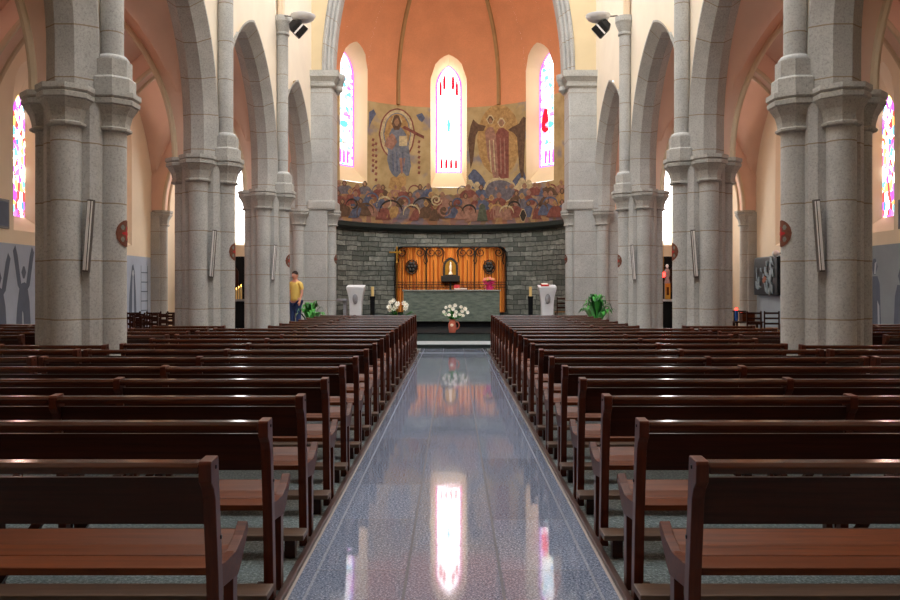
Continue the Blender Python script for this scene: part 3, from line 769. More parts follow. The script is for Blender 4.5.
# ------------------------------------------------------------------ pews
def pew(L, mids, label, group):
    r = thing('church_pew', label, 'pew', (0, 0, 0), 0, group)
    post = [(-.09,.895),(-.085,.905),(0,.91),(.006,.9),(.016,.8),(.06,.45),(.095,0),(.035,0),(.002,.45),(-.036,.76),(-.055,.80),(-.085,.83)]
    tw = .047
    xs = [0, L - tw] + [m - tw/2 for m in mids]
    for x in xs:
        p = MB().prism_x(post, x, x + tw).build('post', M['post'], r, bevel=.004)
        MB().prism_x([(.05,.40),(.055,.49),(.11,.482),(.25,.474),(.36,.505),(.425,.545),(.44,.535),(.435,.5),(.33,.40),(.28,.37)], x + .002, x + tw - .002).build('seat_bracket', M['bracket'] if x in (0, L - tw) else M['pew'], r, bevel=.004)
        MB().box(x + .004, x + tw - .004, .215, .275, 0, .378).build('leg', M['post'], r, bevel=.003)
        if x in (0, L - tw):
            for yy, zz in ((-.03, .875), (.032, .6)):
                MB().box(x - .004 if x == 0 else x + tw - .002, x + .002 if x == 0 else x + tw + .004, yy - .007, yy + .007, zz - .007, zz + .007).build('bolt', M['bolt'], p, bevel=.002)
    cuts = sorted([0] + [m for m in mids] + [L])
    for a, b in zip(cuts[:-1], cuts[1:]):
        x0 = a + (tw if a == 0 else tw/2); x1 = b - (tw if b == L else tw/2)
        MB().prism_x([(-.088,.86),(-.088,.885),(-.078,.9),(-.02,.9),(-.008,.885),(-.012,.86)], x0, x1).build('top_rail', M['rail'], r, bevel=.004)
        MB().prism_x([(-.042,.838),(-.02,.838),(.024,.655),(.002,.655)], x0, x1).build('backrest', M['pew'], r, bevel=.003)
        MB().prism_x([(.058,.445),(.06,.474),(.232,.462),(.232,.434)], x0 - .0, x1).build('seat_plank', M['seat'], r, bevel=.004)
        MB().prism_x([(.238,.434),(.238,.462),(.33,.476),(.425,.512),(.436,.5),(.34,.45)], x0, x1).build('seat_plank', M['seat'], r, bevel=.004)
    for m in mids:
        MB().add([], [])
        MB().prism_x([(.10,.02),(.10,.07),(.215,.36),(.215,.30)], m - .018, m + .018).build('brace', M['pew'], r)
        MB().add([(m+.03,.03,.04),(m+.03,.07,.04),(m+.30,.07,.42),(m+.30,.03,.42),(m+.09,.03,.04),(m+.09,.07,.04),(m+.35,.07,.42),(m+.35,.03,.42)],
                 [(0,1,2,3),(7,6,5,4),(0,4,5,1),(1,5,6,2),(2,6,7,3),(3,7,4,0)]).build('brace', M['pew'], r)
    kn = MB().box(-.025, L + .025, -.215, -.065, .108, .14).build('kneeler', M['kneel'], r, bevel=.006)
    for x in [.03, L - .09] + [m - .03 for m in mids]:
        MB().box(x, x + .06, -.175, -.115, 0, .109).build('kneeler_leg', M['pew'], kn, bevel=.003)
        MB().box(x + .01, x + .05, -.1, .05, .06, .107).build('kneeler_arm', M['pew'], kn, bevel=.003)
    return r
XE, R0, DR = .868, 2.95, .875
protoL = pew(2.89, [1.443], 'proto', 'pews')
protoS = pew(2.24, [1.443], 'proto', 'pews')
protoT = pew(2.24, [.797], 'proto', 'pews')
protoO = pew(1.2, [], 'proto', 'pews')
protoA = pew(2.5, [1.25], 'proto', 'pews')
used = set()
def put(proto, x, y, label, group):
    if proto.name in used: return dup(proto, (x, y, 0), 0, label, group)
    used.add(proto.name); proto.location = (x, y, 0); proto['label'] = label; proto['group'] = group; return proto
for s, side in ((-1, 'left'), (1, 'right')):
    for i in range(19):
        p, L = (protoL, 2.89) if i < 12 else (protoS if s > 0 else protoT, 2.24)
        lab = f'dark wooden pew {side} of the aisle, {ORD[i]} row from the camera'
        if i == 18: lab = f'dark wooden pew {side} of the aisle, last row before the altar steps'
        put(p, XE if s > 0 else -XE - L, R0 + DR*i, lab, f'pews along the {side} side of the aisle')
    for i, y in enumerate((7.325, 8.2, 8.86)):
        put(protoO, 3.82 if s > 0 else -5.02, y, f'short dark pew in front of the nearest {side} pillar, ' + ('third from the pillar', 'second from the pillar', 'next to the pillar')[i], f'short pews by the nearest {side} pillar')
    for i, y in enumerate((10.75, 11.6, 12.5, 13.4)):
        put(protoO, 3.82 if s > 0 else -5.02, y, f'short dark pew between the first and second {side} pillars, {ORD[i]} behind the nearest pillar', f'short pews between the {side} pillars')
    for i, y in enumerate((10.72, 11.55, 12.4, 13.25, 14.1)):
        put(protoA, 5.75 if s > 0 else -5.75 - 2.5, y, f'dark pew in the {side} side aisle by the wall mural, {ORD[i]} row from the camera', f'pews in the {side} side aisle')

# ------------------------------------------------------------------ altar and its furnishings
ALX = W(451.5, 300, 25)[0]
def altar():
    r = thing('altar', 'grey granite block altar on a black plinth in front of the wooden screen', 'altar', (ALX, 25.4, .33))
    t = NT('veined_green_granite'); tc = t.n('ShaderNodeTexCoord').outputs['Object']
    mp = t.n('ShaderNodeMapping'); mp.inputs['Rotation'].default_value = (0, radians(40), 0); mp.inputs['Scale'].default_value = (2, 2, 7); t.link(tc, mp.inputs['Vector'])
    nz = t.noise(mp.outputs[0], 2.2, 6, .7)
    t.base(t.ramp(nz, [(.3, lin((80, 92, 86))), (.5, lin((114, 126, 116))), (.75, lin((146, 154, 144)))])); t.rough(.3, .5)
    MB().box(-1.36, 1.36, -.42, .45, 0, .17).build('plinth', M['black'], r)
    MB().box(-1.5, 1.5, -.5, .5, .17, 1.11).build('block', t.m, r, bevel=.012)
    MB().box(-1.53, 1.53, -.53, .53, 1.11, 1.155).build('mensa', vary('altar_slab', (150, 158, 150), .1, 8, .35, .5), r, bevel=.008)
altar()
# missal on the altar
bk = thing('open_missal', 'open red and white book lying on the altar top', 'book', (W(460.5, 288, 25.2)[0], 25.2, 1.485))
for q, c in ((-1, 'petal'), (1, 'petal')):
    MB().prism_z([(0, -.1), (q*.2, -.12), (q*.2, .12), (0, .14)][::q], .012, .05).build('page_block', M['petal'], bk, bevel=.006)
MB().box(-.22, .22, -.13, .15, 0, .012).build('cover', vary('red_book_cover', (150, 50, 48), .1, 6, .5, .4), bk)
MB().prism_x([(-.1,.05),(.16,.16),(.17,.14),(-.08,.045)], -.21, -.02).build('raised_leaf', M['medalred'], bk)
# reredos
def reredos():
    rx = W(450.5, 300, 28.35)[0]
    r = thing('altar_screen', 'orange wooden slatted screen with black iron scrollwork behind the altar', 'screen', (rx, 28.35, .33))
    wd = wood('orange_slat_wood', (204, 122, 44), (240, 172, 84), .45, (22, 22, 1.2))
    w2 = wood('brown_slat_wood', (150, 82, 28), (204, 122, 48), .5, (22, 22, 1.2))
    HW, T = 1.94, 2.67
    MB().box(-HW, HW, .03, .07, .35, T - .02).build('backboard', w2, r)
    n = 40; pw = 2*HW/n
    for i in range(n):
        x = -HW + pw*i
        MB().prism_z([(x + .006, .03), (x + pw*.5, -.045), (x + pw - .006, .03)], .36, T - .03).build('slat', wd if i % 3 else w2, r)
    for sx in (-1, 1):
        MB().box(sx*1.8 - .08, sx*1.8 + .08, -.03, .08, 0, .35).build('foot', M['iron'], r)
    fr = []
    for i in range(41):
        a = i/40
        fr.append((-HW - .02 + (2*HW + .04)*a, -.06, T - .18*max(0, (abs(2*a-1)-.9)/.1)**2))
    MB().tube(fr, .028, 8).build('frame_bar', M['iron'], r, smooth=True)
    for x in (-HW - .02, -.86, .84, HW + .02): MB().tube([(x, -.06, .36), (x, -.06, T - (.16 if abs(x) > 1.5 else 0))], .022, 8).build('upright_bar', M['iron'], r, smooth=True)
    for z in (1.24, 1.33, 1.42): MB().tube([(-HW, -.06, z), (HW, -.06, z)], .013, 6).build('cross_bar', M['iron'], r, smooth=True)
    for x in (-1.7, -1.2, -.6, .6, 1.2, 1.7, -1.45, 1.45): MB().tube([(x, -.06, .36), (x, -.06, 2.2)], .011, 6).build('cross_bar', M['iron'], r, smooth=True)
    def scroll(cx, cz, d, R=.17):
        pts = []
        for i in range(34):
            a = i/33*4.1*pi/1.35; rr = R*(1 - .75*i/33); pts.append((cx + d*rr*cos(a + pi*.5), -.065, cz + rr*sin(a + pi*.5)))
        tail = [(cx + d*.0, -.065, cz + R), (cx - d*.12, -.065, cz + R*.8), (cx - d*.2, -.065, cz + .02), (cx - d*.13, -.065, cz - .3), (cx - d*.2, -.065, cz - .42)]
        MB().tube(tail[::-1] + pts, .017, 6).build('iron_scroll', M['iron'], r, smooth=True)
    for cx, d in ((-1.7, 1), (-1.08, -1), (-.68, 1), (-.42, -1), (.42, 1), (.68, -1), (1.06, 1), (1.7, -1)): scroll(cx, T - .2, d)
    for cx in (-1.37, 1.37):
        e = MB(); e.tube([(cx + .2*cos(2*pi*i/24), -.07, 1.96 + .24*sin(2*pi*i/24)) for i in range(25)], .02, 6)
        e.build('round_emblem', M['iron'], r, smooth=True)
        for q in range(6):
            a = 2*pi*q/6; MB().ball((cx + .1*cos(a), -.075, 1.96 + .12*sin(a)), .075, .02, .085, 10, 6).build('emblem_leaf', M['iron'], r, smooth=True)
        MB().ball((cx, -.08, 1.96), .06, .03, .07, 10, 6).build('emblem_boss', M['bolt'], r, smooth=True)
    # niche
    ni = MB().loft([[(x*k, y, z) for x, z in [(u, h) for u, h in lancet(.27, 1.95, 2.3, 1.62, 8)]] for k, y in ((1, .02), (1, -.1))]).build('niche', M['iron'], r)
    MB().loft([[(u, y, h) for u, h in lancet(.19, 1.95, 2.2, 1.68, 8)] for y in (-.1, -.112)]).build('niche_lining', M['gold'], ni)
    MB().lathe([(.07, 1.68), (.075, 1.72), (.035, 1.78), (.05, 1.9), (.055, 1.98), (.03, 2.03), (.04, 2.07), (.03, 2.12), (.004, 2.14)], 0, -.16, 14).build('statuette', M['cream'], ni, smooth=True)
    MB().box(-.33, .33, -.24, .02, 1.44, 1.64).build('shelf', M['iron'], r, bevel=.01)
    MB().tube([(0, -.1, .36), (0, -.1, 1.45)], .035, 8).build('shelf_support', M['iron'], r, smooth=True)
reredos()
# processional cross
cx = W(397, 300, 27.2)[0]
pc = thing('processional_cross', 'tall thin golden cross on a pole at the left edge of the wooden screen', 'cross', (cx, 27.2, .33))
MB().lathe([(.16, 0), (.16, .03), (.05, .07), (.02, .12)], 0, 0, 20).build('foot', M['gold'], pc, smooth=True)
MB().lathe([(.022, .1), (.022, 2.05), (.045, 2.08), (.02, 2.12), (.02, 2.2)], 0, 0, 12).build('pole', M['gold'], pc, smooth=True)
MB().box(-.025, .025, -.02, .02, 2.2, 2.62).build('cross_upright', M['gold'], pc, bevel=.005)
MB().box(-.26, .14, -.018, .018, 2.4, 2.45).build('cross_arm', M['gold'], pc, bevel=.005)
# ambos
def ambo(x, label, top):
    r = thing('lectern', label, 'lectern', (x, 23.5, .33), 0, 'white lecterns flanking the altar')
    rings = []
    for z, w, d in ((0, .175, .15), (.5, .17, .145), (.75, .175, .15), (.95, .2, .17), (1.1, .235, .195), (1.2, .262, .21), (1.24, .26, .21)):
        rings.append([(-w, -d, z), (-w*.5, -d*1.12, z), (w*.5, -d*1.12, z), (w, -d, z), (w, d, z), (-w, d, z)])
    MB().loft(rings).build('body', M['white'], r)
    MB().ball((0, -.185, .9), .08, .04, .16, 14, 10).build('oval_relief', M['grey'], r, smooth=True)
    MB().prism_x([(-.2, 1.24), (.2, 1.3), (.2, 1.27), (-.2, 1.215)], -.26, .26).build('book_rest', M['white'], r)
    return r
ambo(W(356, 300, 23.5)[0], 'white flared stone lectern with an oval relief, left of the altar', 0)
ambo(W(547, 300, 23.5)[0], 'white flared stone lectern with an oval relief, right of the altar', 1)
fb = thing('lectern_book', 'red book lying on top of the right white lectern', 'book', (W(545, 300, 23.5)[0], 23.5, 1.6))
MB().prism_x([(-.12, -.005), (.12, .03), (.12, .075), (-.12, .04)], -.12, .1).build('cover', M['medalred'], fb); MB().prism_x([(-.11, .041), (.11, .076), (.11, .08), (-.11, .047)], -.1, .08).build('page_block', M['petal'], fb)
# candles on black stands
for px, side in ((372.5, 'left'), (530.5, 'right')):
    x = W(px, 300, 24.3)[0]
    r = thing('candle_stand', f'tall black candle stand holding a thick candle, {side} of the altar', 'candle stand', (x, 24.3, .33), 0, 'black candle stands by the altar')
    MB().lathe([(.15, 0), (.15, .03), (.075, .06), (.07, .5), (.078, .86), (.09, .93), (.09, .96)], 0, 0, 8, pi/8).build('stand', M['black'], r)
    c = thing('altar_candle', f'thick cream candle on the {side} black stand beside the altar', 'candle', (x, 24.3, 1.29), 0, 'thick candles by the altar')
    MB().lathe([(.045, 0), (.045, .28), (.03, .29), (.03, .285)], 0, 0, 16).build('wax', M['wax'], c, smooth=True)
    MB().tube([(0, 0, .283), (.003, 0, .31)], .004, 6).build('wick', M['dark'], c)

# flowers
def leaf_blade(path, w, m, nm, parent, fold=.25):
    path = [Vector(p) for p in path]; pts = []; n = len(path)
    for i, p in enumerate(path):
        t = (path[min(i+1, n-1)] - path[max(i-1, 0)]).normalized(); side = t.cross(Vector((0, 0, 1)))
        if side.length < .1: side = Vector((1, 0, 0))
        side.normalize(); k = sin(pi*(i + .35)/(n - .1))**.8*w if i < n-1 else .001
        up = side.cross(t)
        pts += [p - side*k + up*k*fold, p, p + side*k + up*k*fold]
    fs = []
    for i in range(n - 1):
        for j in range(2): fs.append((i*3+j, i*3+j+1, (i+1)*3+j+1, (i+1)*3+j))
    return MB().add(pts, fs).build(nm, m, parent, smooth='full')
def blossom(c, d, r, m, parent, heart):
    d = Vector(d).normalized(); a = d.cross(Vector((.3, .2, 1))).normalized(); b = d.cross(a); c = Vector(c); mb = MB(); pts = [c]; fs = []
    for k in range(7):
        t0, t1, t2 = (2*pi*(k + q)/7 for q in (-.42, 0, .42))
        o = len(pts)
        for t, rr, hh in ((t0, .75, .35), (t1, 1.0, .2), (t2, .75, .35)): pts.append(c + (a*cos(t) + b*sin(t))*r*rr + d*r*hh)
        fs += [(0, o, o+1), (0, o+1, o+2)]
    o = mb.add(pts, fs).build('blossom', m, parent)
    MB().ball(tuple(c + d*r*.18), r*.22, r*.22, r*.22, 8, 5).build('flower_heart', heart, o, smooth=True); return o
def bunch(r, base, spots, blo, heart, rad, leaves, rs):
    for (x, y, z) in spots:
        MB().tube([base, ((x+base[0])/2*.8, y*.5, (z+base[2])/2), (x, y, z)], .006, 5).build('stem', M['leafdark'], r)
        blossom((x, y, z), (x*.8, -1 + y, .35 + rs.uniform(-.2, .5)), rad*rs.uniform(.85, 1.15), blo, r, heart)
    for (x, y, z, w) in leaves:
        leaf_blade([base, ((base[0]+x)*.5, y*.5, base[2] + (z-base[2])*.7), (x*.9, y*.85, z), (x*1.15, y, z - .05)], w, M['leaf'], 'leaf', r)
rs = random.Random(11); yv = 21.65
vx = W(452.3, 300, yv)[0]
v = thing('flower_jug', 'pink earthenware jug on the altar step full of white flowers', 'vase', (vx, yv, .33))
MB().lathe([(.085, 0), (.09, .02), (.105, .1), (.112, .17), (.1, .25), (.08, .3), (.085, .34), (.1, .36), (.075, .34)], 0, 0, 24).build('jug_body', M['terracotta'], v, smooth=True)
MB().ball((-.01, -.075, .2), .055, .045, .06, 12, 8).build('glaze_patch', M['cream'], v, smooth=True)  # cream highlight on the jug, modelled as a pale bulge
MB().tube([(.09, 0, .08), (.16, 0, .12), (.19, 0, .2), (.16, 0, .28), (.085, 0, .3)], .018, 8).build('handle', M['terracotta'], v, smooth=True)
fw = thing('flower_bouquet', 'bunch of white flowers in the pink jug in front of the altar', 'flowers', (vx, yv, .62))
spots = [tuple(W(px, py, yv - .1 + rs.uniform(-.1, .1)) - Vector((vx, yv, .62))) for px, py in ((444,312),(446,307.5),(449,311),(450,306.5),(453,309),(455,305.5),(456,312),(461,307),(462,311.5),(465,309),(467.5,312.5),(449,315),(455,315.5),(446,314.5),(460,314.8),(463,315.5))]
bunch(fw, (0, 0, 0), spots, M['petal'], M['cream'], .06, [(rs.uniform(-.35, .35), rs.uniform(-.15, .1), rs.uniform(.1, .38), .05) for _ in range(16)], rs)
yl = 21.9; lx = W(398, 300, yl)[0]
v2 = thing('flower_pot', 'dark pot of white lilies at the left end of the altar steps', 'vase', (lx, yl, .33))
MB().lathe([(.12, 0), (.15, .1), (.17, .22), (.165, .24), (.15, .23)], 0, 0, 20).build('pot_body', M['black'], v2, smooth=True)
fw2 = thing('lily_bouquet', 'white lilies with green leaves left of the altar, above the last pew', 'flowers', (lx, yl, .55))
spots = [tuple(W(px, py, yl - .1 + rs.uniform(-.08, .08)) - Vector((lx, yl, .55))) for px, py in ((389,307),(391,302.5),(393.5,300.5),(396,306.5),(397.5,304),(390,309.5),(404,303.5),(406,305.5),(405.5,308.5),(394,309))]
bunch(fw2, (0, 0, 0), spots, M['petal'], M['cream'], .075, [(rs.uniform(-.3, .45), rs.uniform(-.1, .1), rs.uniform(.15, .42), .05) for _ in range(14)], rs)
# pink wrapped bouquet on the altar
M['pinkwrap'] = vary('pink_wrapping', (232, 52, 128), .12, 9, .4, .5); M['pinkpetal'] = vary('pink_petal', (240, 150, 150), .15, 9, .6, .3); M['yellowpetal'] = vary('yellow_petal', (236, 196, 96), .12, 9, .6, .3)
bx = W(489.5, 300, 25.15)[0]
b = thing('gift_bouquet', 'bouquet wrapped in bright pink foil standing on the altar', 'flowers', (bx, 25.15, 1.485))
rings = []
for z, rr, wv in ((0, .1, 0), (.05, .11, .02), (.14, .075, .03), (.2, .12, .1), (.27, .22, .22)):
    rings.append([(rr*(1 + wv*cos(7*a))*cos(a), rr*(1 + wv*cos(7*a))*sin(a)*.8, z + .02*wv*5*cos(5*a)) for a in (2*pi*k/28 for k in range(28))])
MB().loft(rings, caps=False).build('foil_wrap', M['pinkwrap'], b, smooth=True)
for q in (-1, 1): MB().loft([[(q*.02, -.1, .13), (q*.02, -.07, .15)], [(q*.16, -.11, .06), (q*.16, -.08, .08)], [(q*.19, -.1, .17), (q*.19, -.07, .19)], [(q*.04, -.1, .18), (q*.04, -.07, .2)]], closed=False).build('ribbon', M['pinkwrap'], b)
for i in range(13):
    a = i*2.4; rr = .05*sqrt(i); p = (rr*cos(a), rr*sin(a)*.8 - .02, .36 - .25*rr)
    blossom(p, (cos(a)*rr*3, -.7, .6), .06, M['yellowpetal'] if i % 2 else M['pinkpetal'], b, M['wax'])
    MB().tube([(0, 0, .1), p], .006, 5).build('stem', M['leafdark'], b)
for i in range(6): leaf_blade([(0, 0, .18), (.08*cos(i), .06*sin(i), .28), (.19*cos(i), .12*sin(i), .33)], .035, M['leaf'], 'leaf', b)
# potted plants by the chancel piers
def potted(x, y, z, h, spread, n, label, white, seed):
    rs = random.Random(seed)
    r = thing('potted_plant', label, 'plant', (x, y, z))
    MB().lathe([(.13, 0), (.17, .25), (.19, .28), (.18, .29), (.16, .27)], 0, 0, 20).build('pot', M['white'] if white else M['terracotta'], r, smooth=True)
    for i in range(n):
        a = i*2.399; e = .35 + .65*rs.random(); sp = spread*e; hh = h*(1.05 - .45*e) + rs.uniform(-.05, .05)
        leaf_blade([(0, 0, .25), (sp*.3*cos(a), sp*.3*sin(a), .25 + (hh-.25)*.55), (sp*.65*cos(a), sp*.65*sin(a), hh*.95), (sp*.9*cos(a), sp*.9*sin(a), hh), (sp*1.1*cos(a), sp*1.1*sin(a), hh - .12)], .05 + .02*rs.random(), M['leaf'] if i % 3 else M['leafdark'], 'leaf', r)
potted(-3.72, 20.85, .117, 1.22, .42, 26, 'leafy green pot plant on the step by the left chancel pier', False, 4)
potted(3.72, 20.85, .117, 1.38, .5, 36, 'bushy green pot plant in a white pot on the step by the right chancel pier', True, 5)
# stone table and wooden chairs in the apse ends
tb = thing('credence_table', 'small stone table against the apse wall behind the left lectern', 'table', (W(341.5, 300, 26)[0], 26.0, .33))
MB().box(-.42, .2, -.25, .25, .78, .86).build('table_top', M['grey'], tb, bevel=.01)
for x in (-.36, .08): MB().box(x, x + .09, -.18, .18, 0, .78).build('leg', M['grey'], tb)
def chair(name, label, loc, rz, group):
    r = thing(name, label, 'chair', loc, rz, group)
    for x in (-.2, .165):
        MB().box(x, x + .035, .17, .205, 0, .92).build('rear_leg', M['pew'], r); MB().box(x, x + .035, -.2, -.165, 0, .44).build('front_leg', M['pew'], r)
        MB().box(x + .005, x + .03, -.17, .18, .2, .23).build('stretcher', M['pew'], r)
    MB().box(-.21, .21, -.21, .17, .43, .46).build('seat', M['rush'], r, bevel=.005)
    for z in (.56, .7, .84): MB().box(-.165, .165, .175, .198, z, z + .05).build('back_slat', M['pew'], r)
    for z in (.14, .3): MB().box(-.165, .165, -.19, -.17, z, z + .025).build('stretcher', M['pew'], r)
    return r
M['rush'] = vary('woven_rush', (150, 108, 62), .2, 30, .8, .2)
ch0 = chair('wooden_chair', 'slatted wooden chair behind the right white lectern', (W(562, 300, 25.7)[0], 25.7, .33), pi, None)
k = 0
for row, y in enumerate((18.2, 19.2, 20.3, 21.4)):
    for col, x in enumerate((-8.5, -7.95, -7.4, -6.85)):
        lab = f'rush chair in the left aisle, {ORD[row]} row past the pews, ' + ('next to the mural', 'second from the mural', 'third from the mural', 'farthest from the mural')[col]
        dup(ch0, (x, y, 0), pi, lab, 'rush chairs in the left aisle'); k += 1
for i, (x, y) in enumerate(((8.55, 21.6), (8.0, 21.5), (8.6, 20.5))):
    dup(ch0, (x, y, 0), pi + .2*(i - 1), ('wooden chair under the dark relief panel, closest to the aisle wall', 'wooden chair under the dark relief panel, second from the aisle wall', 'wooden chair in front of the dark relief panel, nearest to the pews')[i], 'wooden chairs in the right aisle')

# ------------------------------------------------------------------ aisle murals
M['dado'] = vary('blue_grey_wall_paint', (180, 193, 214), .06, 2, .85, .2)
M['dadoR'] = vary('grey_wall_paint', (150, 162, 174), .06, 2, .85, .2)
M['shade1'] = vary('slate_paint', (104, 114, 134), .08, 4, .85, .2); M['shade2'] = vary('pale_blue_paint', (182, 194, 208), .05, 4, .85, .2)
def wall_mural(s, ya, yb, label, figs):
    b = MB().box(min(s*9.2, s*9.185), max(s*9.2, s*9.185), ya, yb, 0, 2.46).build('wall_mural', M['dado'] if s < 0 else M['dadoR'])
    tag(b, label, 'mural', None, 'thing')
    mp = lambda u, v, off: (s*(9.185 - off), u, v)
    for i, (yc, kind, hgt) in enumerate(figs):
        h = hgt
        if kind == 'praise':
            f = paint([(yc-.36, .1), (yc-.27, h*.5), (yc-.2, h*.74), (yc, h*.8), (yc+.18, h*.76), (yc+.27, h*.5), (yc+.34, .1)], M['shade1'], .004, 'painted_figure', b, mp)
            paint(ell(.095, .14, 14, yc, h*.89), M['shade1'], .006, 'head', f, mp)
            for q in (-1, 1): paint([(yc+q*.06, h*.70), (yc+q*.22, h*.72), (yc+q*.42, h*1.1), (yc+q*.4, h*1.19), (yc+q*.28, h*1.14)][::q], M['shade1'], .006, 'arm', f, mp)
            paint([(yc-.1, .2), (yc-.05, h*.6), (yc+.02, h*.3)], M['shade2'], .008, 'robe_fold', f, mp)
        elif kind == 'hooded':
            f = paint([(yc-.34, .1), (yc-.25, h*.6), (yc-.1, h*.95), (yc, h), (yc+.1, h*.95), (yc+.22, h*.6), (yc+.3, .1)], M['shade1'], .004, 'painted_figure', b, mp)
            paint([(yc-.1, .2), (yc-.06, h*.85), (yc+.06, h*.85), (yc+.1, .2)], M['dado'], .006, 'robe', f, mp)
            paint(ell(.08, .11, 12, yc, h*.87), M['shade2'], .008, 'head', f, mp)
        elif kind == 'ladder':
            f = paint([(yc-.02, .2), (yc-.02, h), (yc+.01, h), (yc+.01, .2)], M['shade1'], .004, 'painted_figure', b, mp)
            for j in range(7): paint([(yc-.01, .3+j*.28), (yc-.01, .33+j*.28), (yc+.5, .33+j*.28), (yc+.5, .3+j*.28)], M['shade1'], .005, 'rung', f, mp)
            paint([(yc+.48, .2), (yc+.48, h), (yc+.51, h), (yc+.51, .2)], M['shade1'], .004, 'upright', f, mp)
        else:
            f = paint([(yc-.3, .1), (yc-.28, h*.6), (yc-.16, h*.78), (yc+.16, h*.78), (yc+.3, h*.6), (yc+.34, .1)], M['shade1'], .004, 'painted_figure', b, mp)
            paint(ell(.13, .19, 14, yc, h*.87), M['shade1'], .006, 'head', f, mp)
            paint([(yc-.08, h*.80), (yc-.09, h*.92), (yc, h*.9), (yc+.02, h*.80)], M['shade2'], .008, 'face', f, mp)
            paint([(yc-.24, .15), (yc-.2, h*.5), (yc-.12, h*.55), (yc-.14, .15)], M['shade2'], .008, 'robe_fold', f, mp)
    return b
wall_mural(-1, 10.2, 14.4, 'blue grey painted mural on the left aisle wall by the side pews', [(12.2, 'praise', 2.0)])
wall_mural(-1, 15.05, 19.35, 'blue grey mural of figures raising arms, left aisle wall beside the nearest pillar', [(16.15, 'praise', 1.95), (17.08, 'praise', 2.1), (17.95, 'stand', 2.0), (18.8, 'praise', 2.0)])
wall_mural(-1, 19.95, 24.25, 'blue grey mural with a hooded figure and a ladder on the far left aisle wall', [(21.0, 'praise', 2.0), (22.0, 'stand', 2.0), (22.9, 'hooded', 2.25), (23.5, 'ladder', 2.2)])
wall_mural(1, 10.2, 14.4, 'grey painted mural on the right aisle wall by the side pews', [(12.2, 'stand', 2.0)])
wall_mural(1, 15.05, 19.35, 'grey mural with dark standing figures on the right aisle wall beside the nearest pillar', [(16.4, 'stand', 2.05), (17.45, 'stand', 2.3), (18.6, 'stand', 2.1)])
wall_mural(1, 19.95, 24.25, 'plain grey painted wall panel behind the dark relief in the right aisle', [])
for s, side in ((-1, 'left'), (1, 'right')):
    t = thing('framed_notice', f'small dark framed notice high on the {side} aisle wall', 'picture', (s*9.18, 16.2, 3.05), 0, 'framed notices on the aisle walls')
    MB().box(-.02, .02, -.3, .3, -.3, .3).build('frame', M['alu'], t, bevel=.006)
    MB().box(-.026, .026, -.25, .25, -.25, .25).build('sheet', M['shade1'], t)
# dark relief panel on the right aisle wall
t = thing('relief_picture', 'dark square relief panel with pale jagged shapes on the right aisle wall', 'artwork', (9.1, 23.25, 1.88))
MB().box(-.05, .06, -.85, .85, -.55, .55).build('board', vary('black_relief_ground', (28, 34, 40), .3, 5, .5, .4), t, bevel=.02)
rs = random.Random(8); pm = vary('pale_relief_shard', (132, 150, 160), .3, 9, .5, .4)
for i in range(26):
    y, z = rs.uniform(-.68, .6), rs.uniform(-.45, .45); a, b_ = rs.uniform(.04, .13), rs.uniform(.06, .2); tl = rs.uniform(-.12, .12)
    MB().prism_x([(y - a, z - b_), (y + a*.3, z - b_*.6), (y + a + tl, z + b_), (y - a*.2 + tl, z + b_*.8)], -.075 - rs.uniform(0, .02), -.045).build('shard', pm, t)
MB().prism_x([(-.2, -.1), (-.02, .02), (.12, -.12), (.05, -.2)], -.09, -.05).build('ochre_shard', vary('ochre_shard', (150, 92, 70), .1, 9, .5, .4), t)
sp_ = thing('wall_lamp', 'small white globe lamp on the right aisle wall above the relief panel', 'lamp', (9.0, 22.35, 2.5))
MB().ball((0, 0, 0), .1, .1, .1, 16, 10).build('globe', M['white'], sp_, smooth=True); MB().tube([(0, 0, 0), (.18, 0, .02)], .02, 8).build('arm', M['alu'], sp_)
# votive stand with red lights, right aisle
vs = thing('votive_stand', 'dark stand with red glowing votive lights in the right aisle', 'candle stand', (W(734.3, 300, 22.6)[0], 22.6, 0))
MB().tube([(0, 0, 0), (0, 0, .88)], .03, 8).build('pole', M['iron'], vs); MB().box(-.28, .28, -.15, .15, .87, .9).build('tray', M['iron'], vs); MB().lathe([(.2, 0), (.2, .03), (.04, .05)], 0, 0, 16).build('base', M['iron'], vs)
vr = glow('red_votive_flame', (255, 40, 30), 6)
for i, x in enumerate((-.1, .06)):
    c = thing('votive_light', ('red votive light on the right aisle stand, nearest to the pillar', 'red votive light in the middle of the right aisle stand', 'red votive light on the right aisle stand, nearest to the wall')[i], 'candle', (W(734.3, 300, 22.6)[0] + x, 22.6, .9), 0, 'red votive lights')
    MB().lathe([(.022, 0), (.03, .03), (.033, .075), (.03, .075)], 0, 0, 14).build('red_glass', vr, c, smooth=True); MB().lathe([(.035, -.0), (.035, .008)], 0, 0, 12).build('foot', M['gold'], c)
bxn = thing('wooden_chest', 'small wooden chest on a table under the relief panel in the right aisle', 'chest', (W(747, 300, 22.2)[0], 22.2, .62))
MB().box(-.17, .17, -.14, .14, 0, .2).build('body', M['seat'], bxn, bevel=.008); MB().box(-.18, .18, -.15, .15, .2, .25).build('lid', M['rail'], bxn, bevel=.01)
tb2 = thing('side_table', 'dark side table under the chest in the right aisle', 'table', (W(747, 300, 22.2)[0], 22.2, 0))
MB().box(-.4, .4, -.22, .22, .58, .62).build('table_top', M['pew'], tb2, bevel=.006)
for x in (-.36, .31):
    for y in (-.18, .13): MB().box(x, x + .05, y, y + .05, 0, .58).build('leg', M['pew'], tb2)
bc = thing('blue_cup', 'small blue votive jar beside the wooden chest', 'jar', (W(743, 300, 22.2)[0] - .18, 22.2, .62))
MB().lathe([(.035, 0), (.05, .1), (.045, .3), (.04, .3)], 0, 0, 14).build('jar_body', vary('blue_glass', (50, 90, 170), .1, 6, .2, .5), bc, smooth=True)
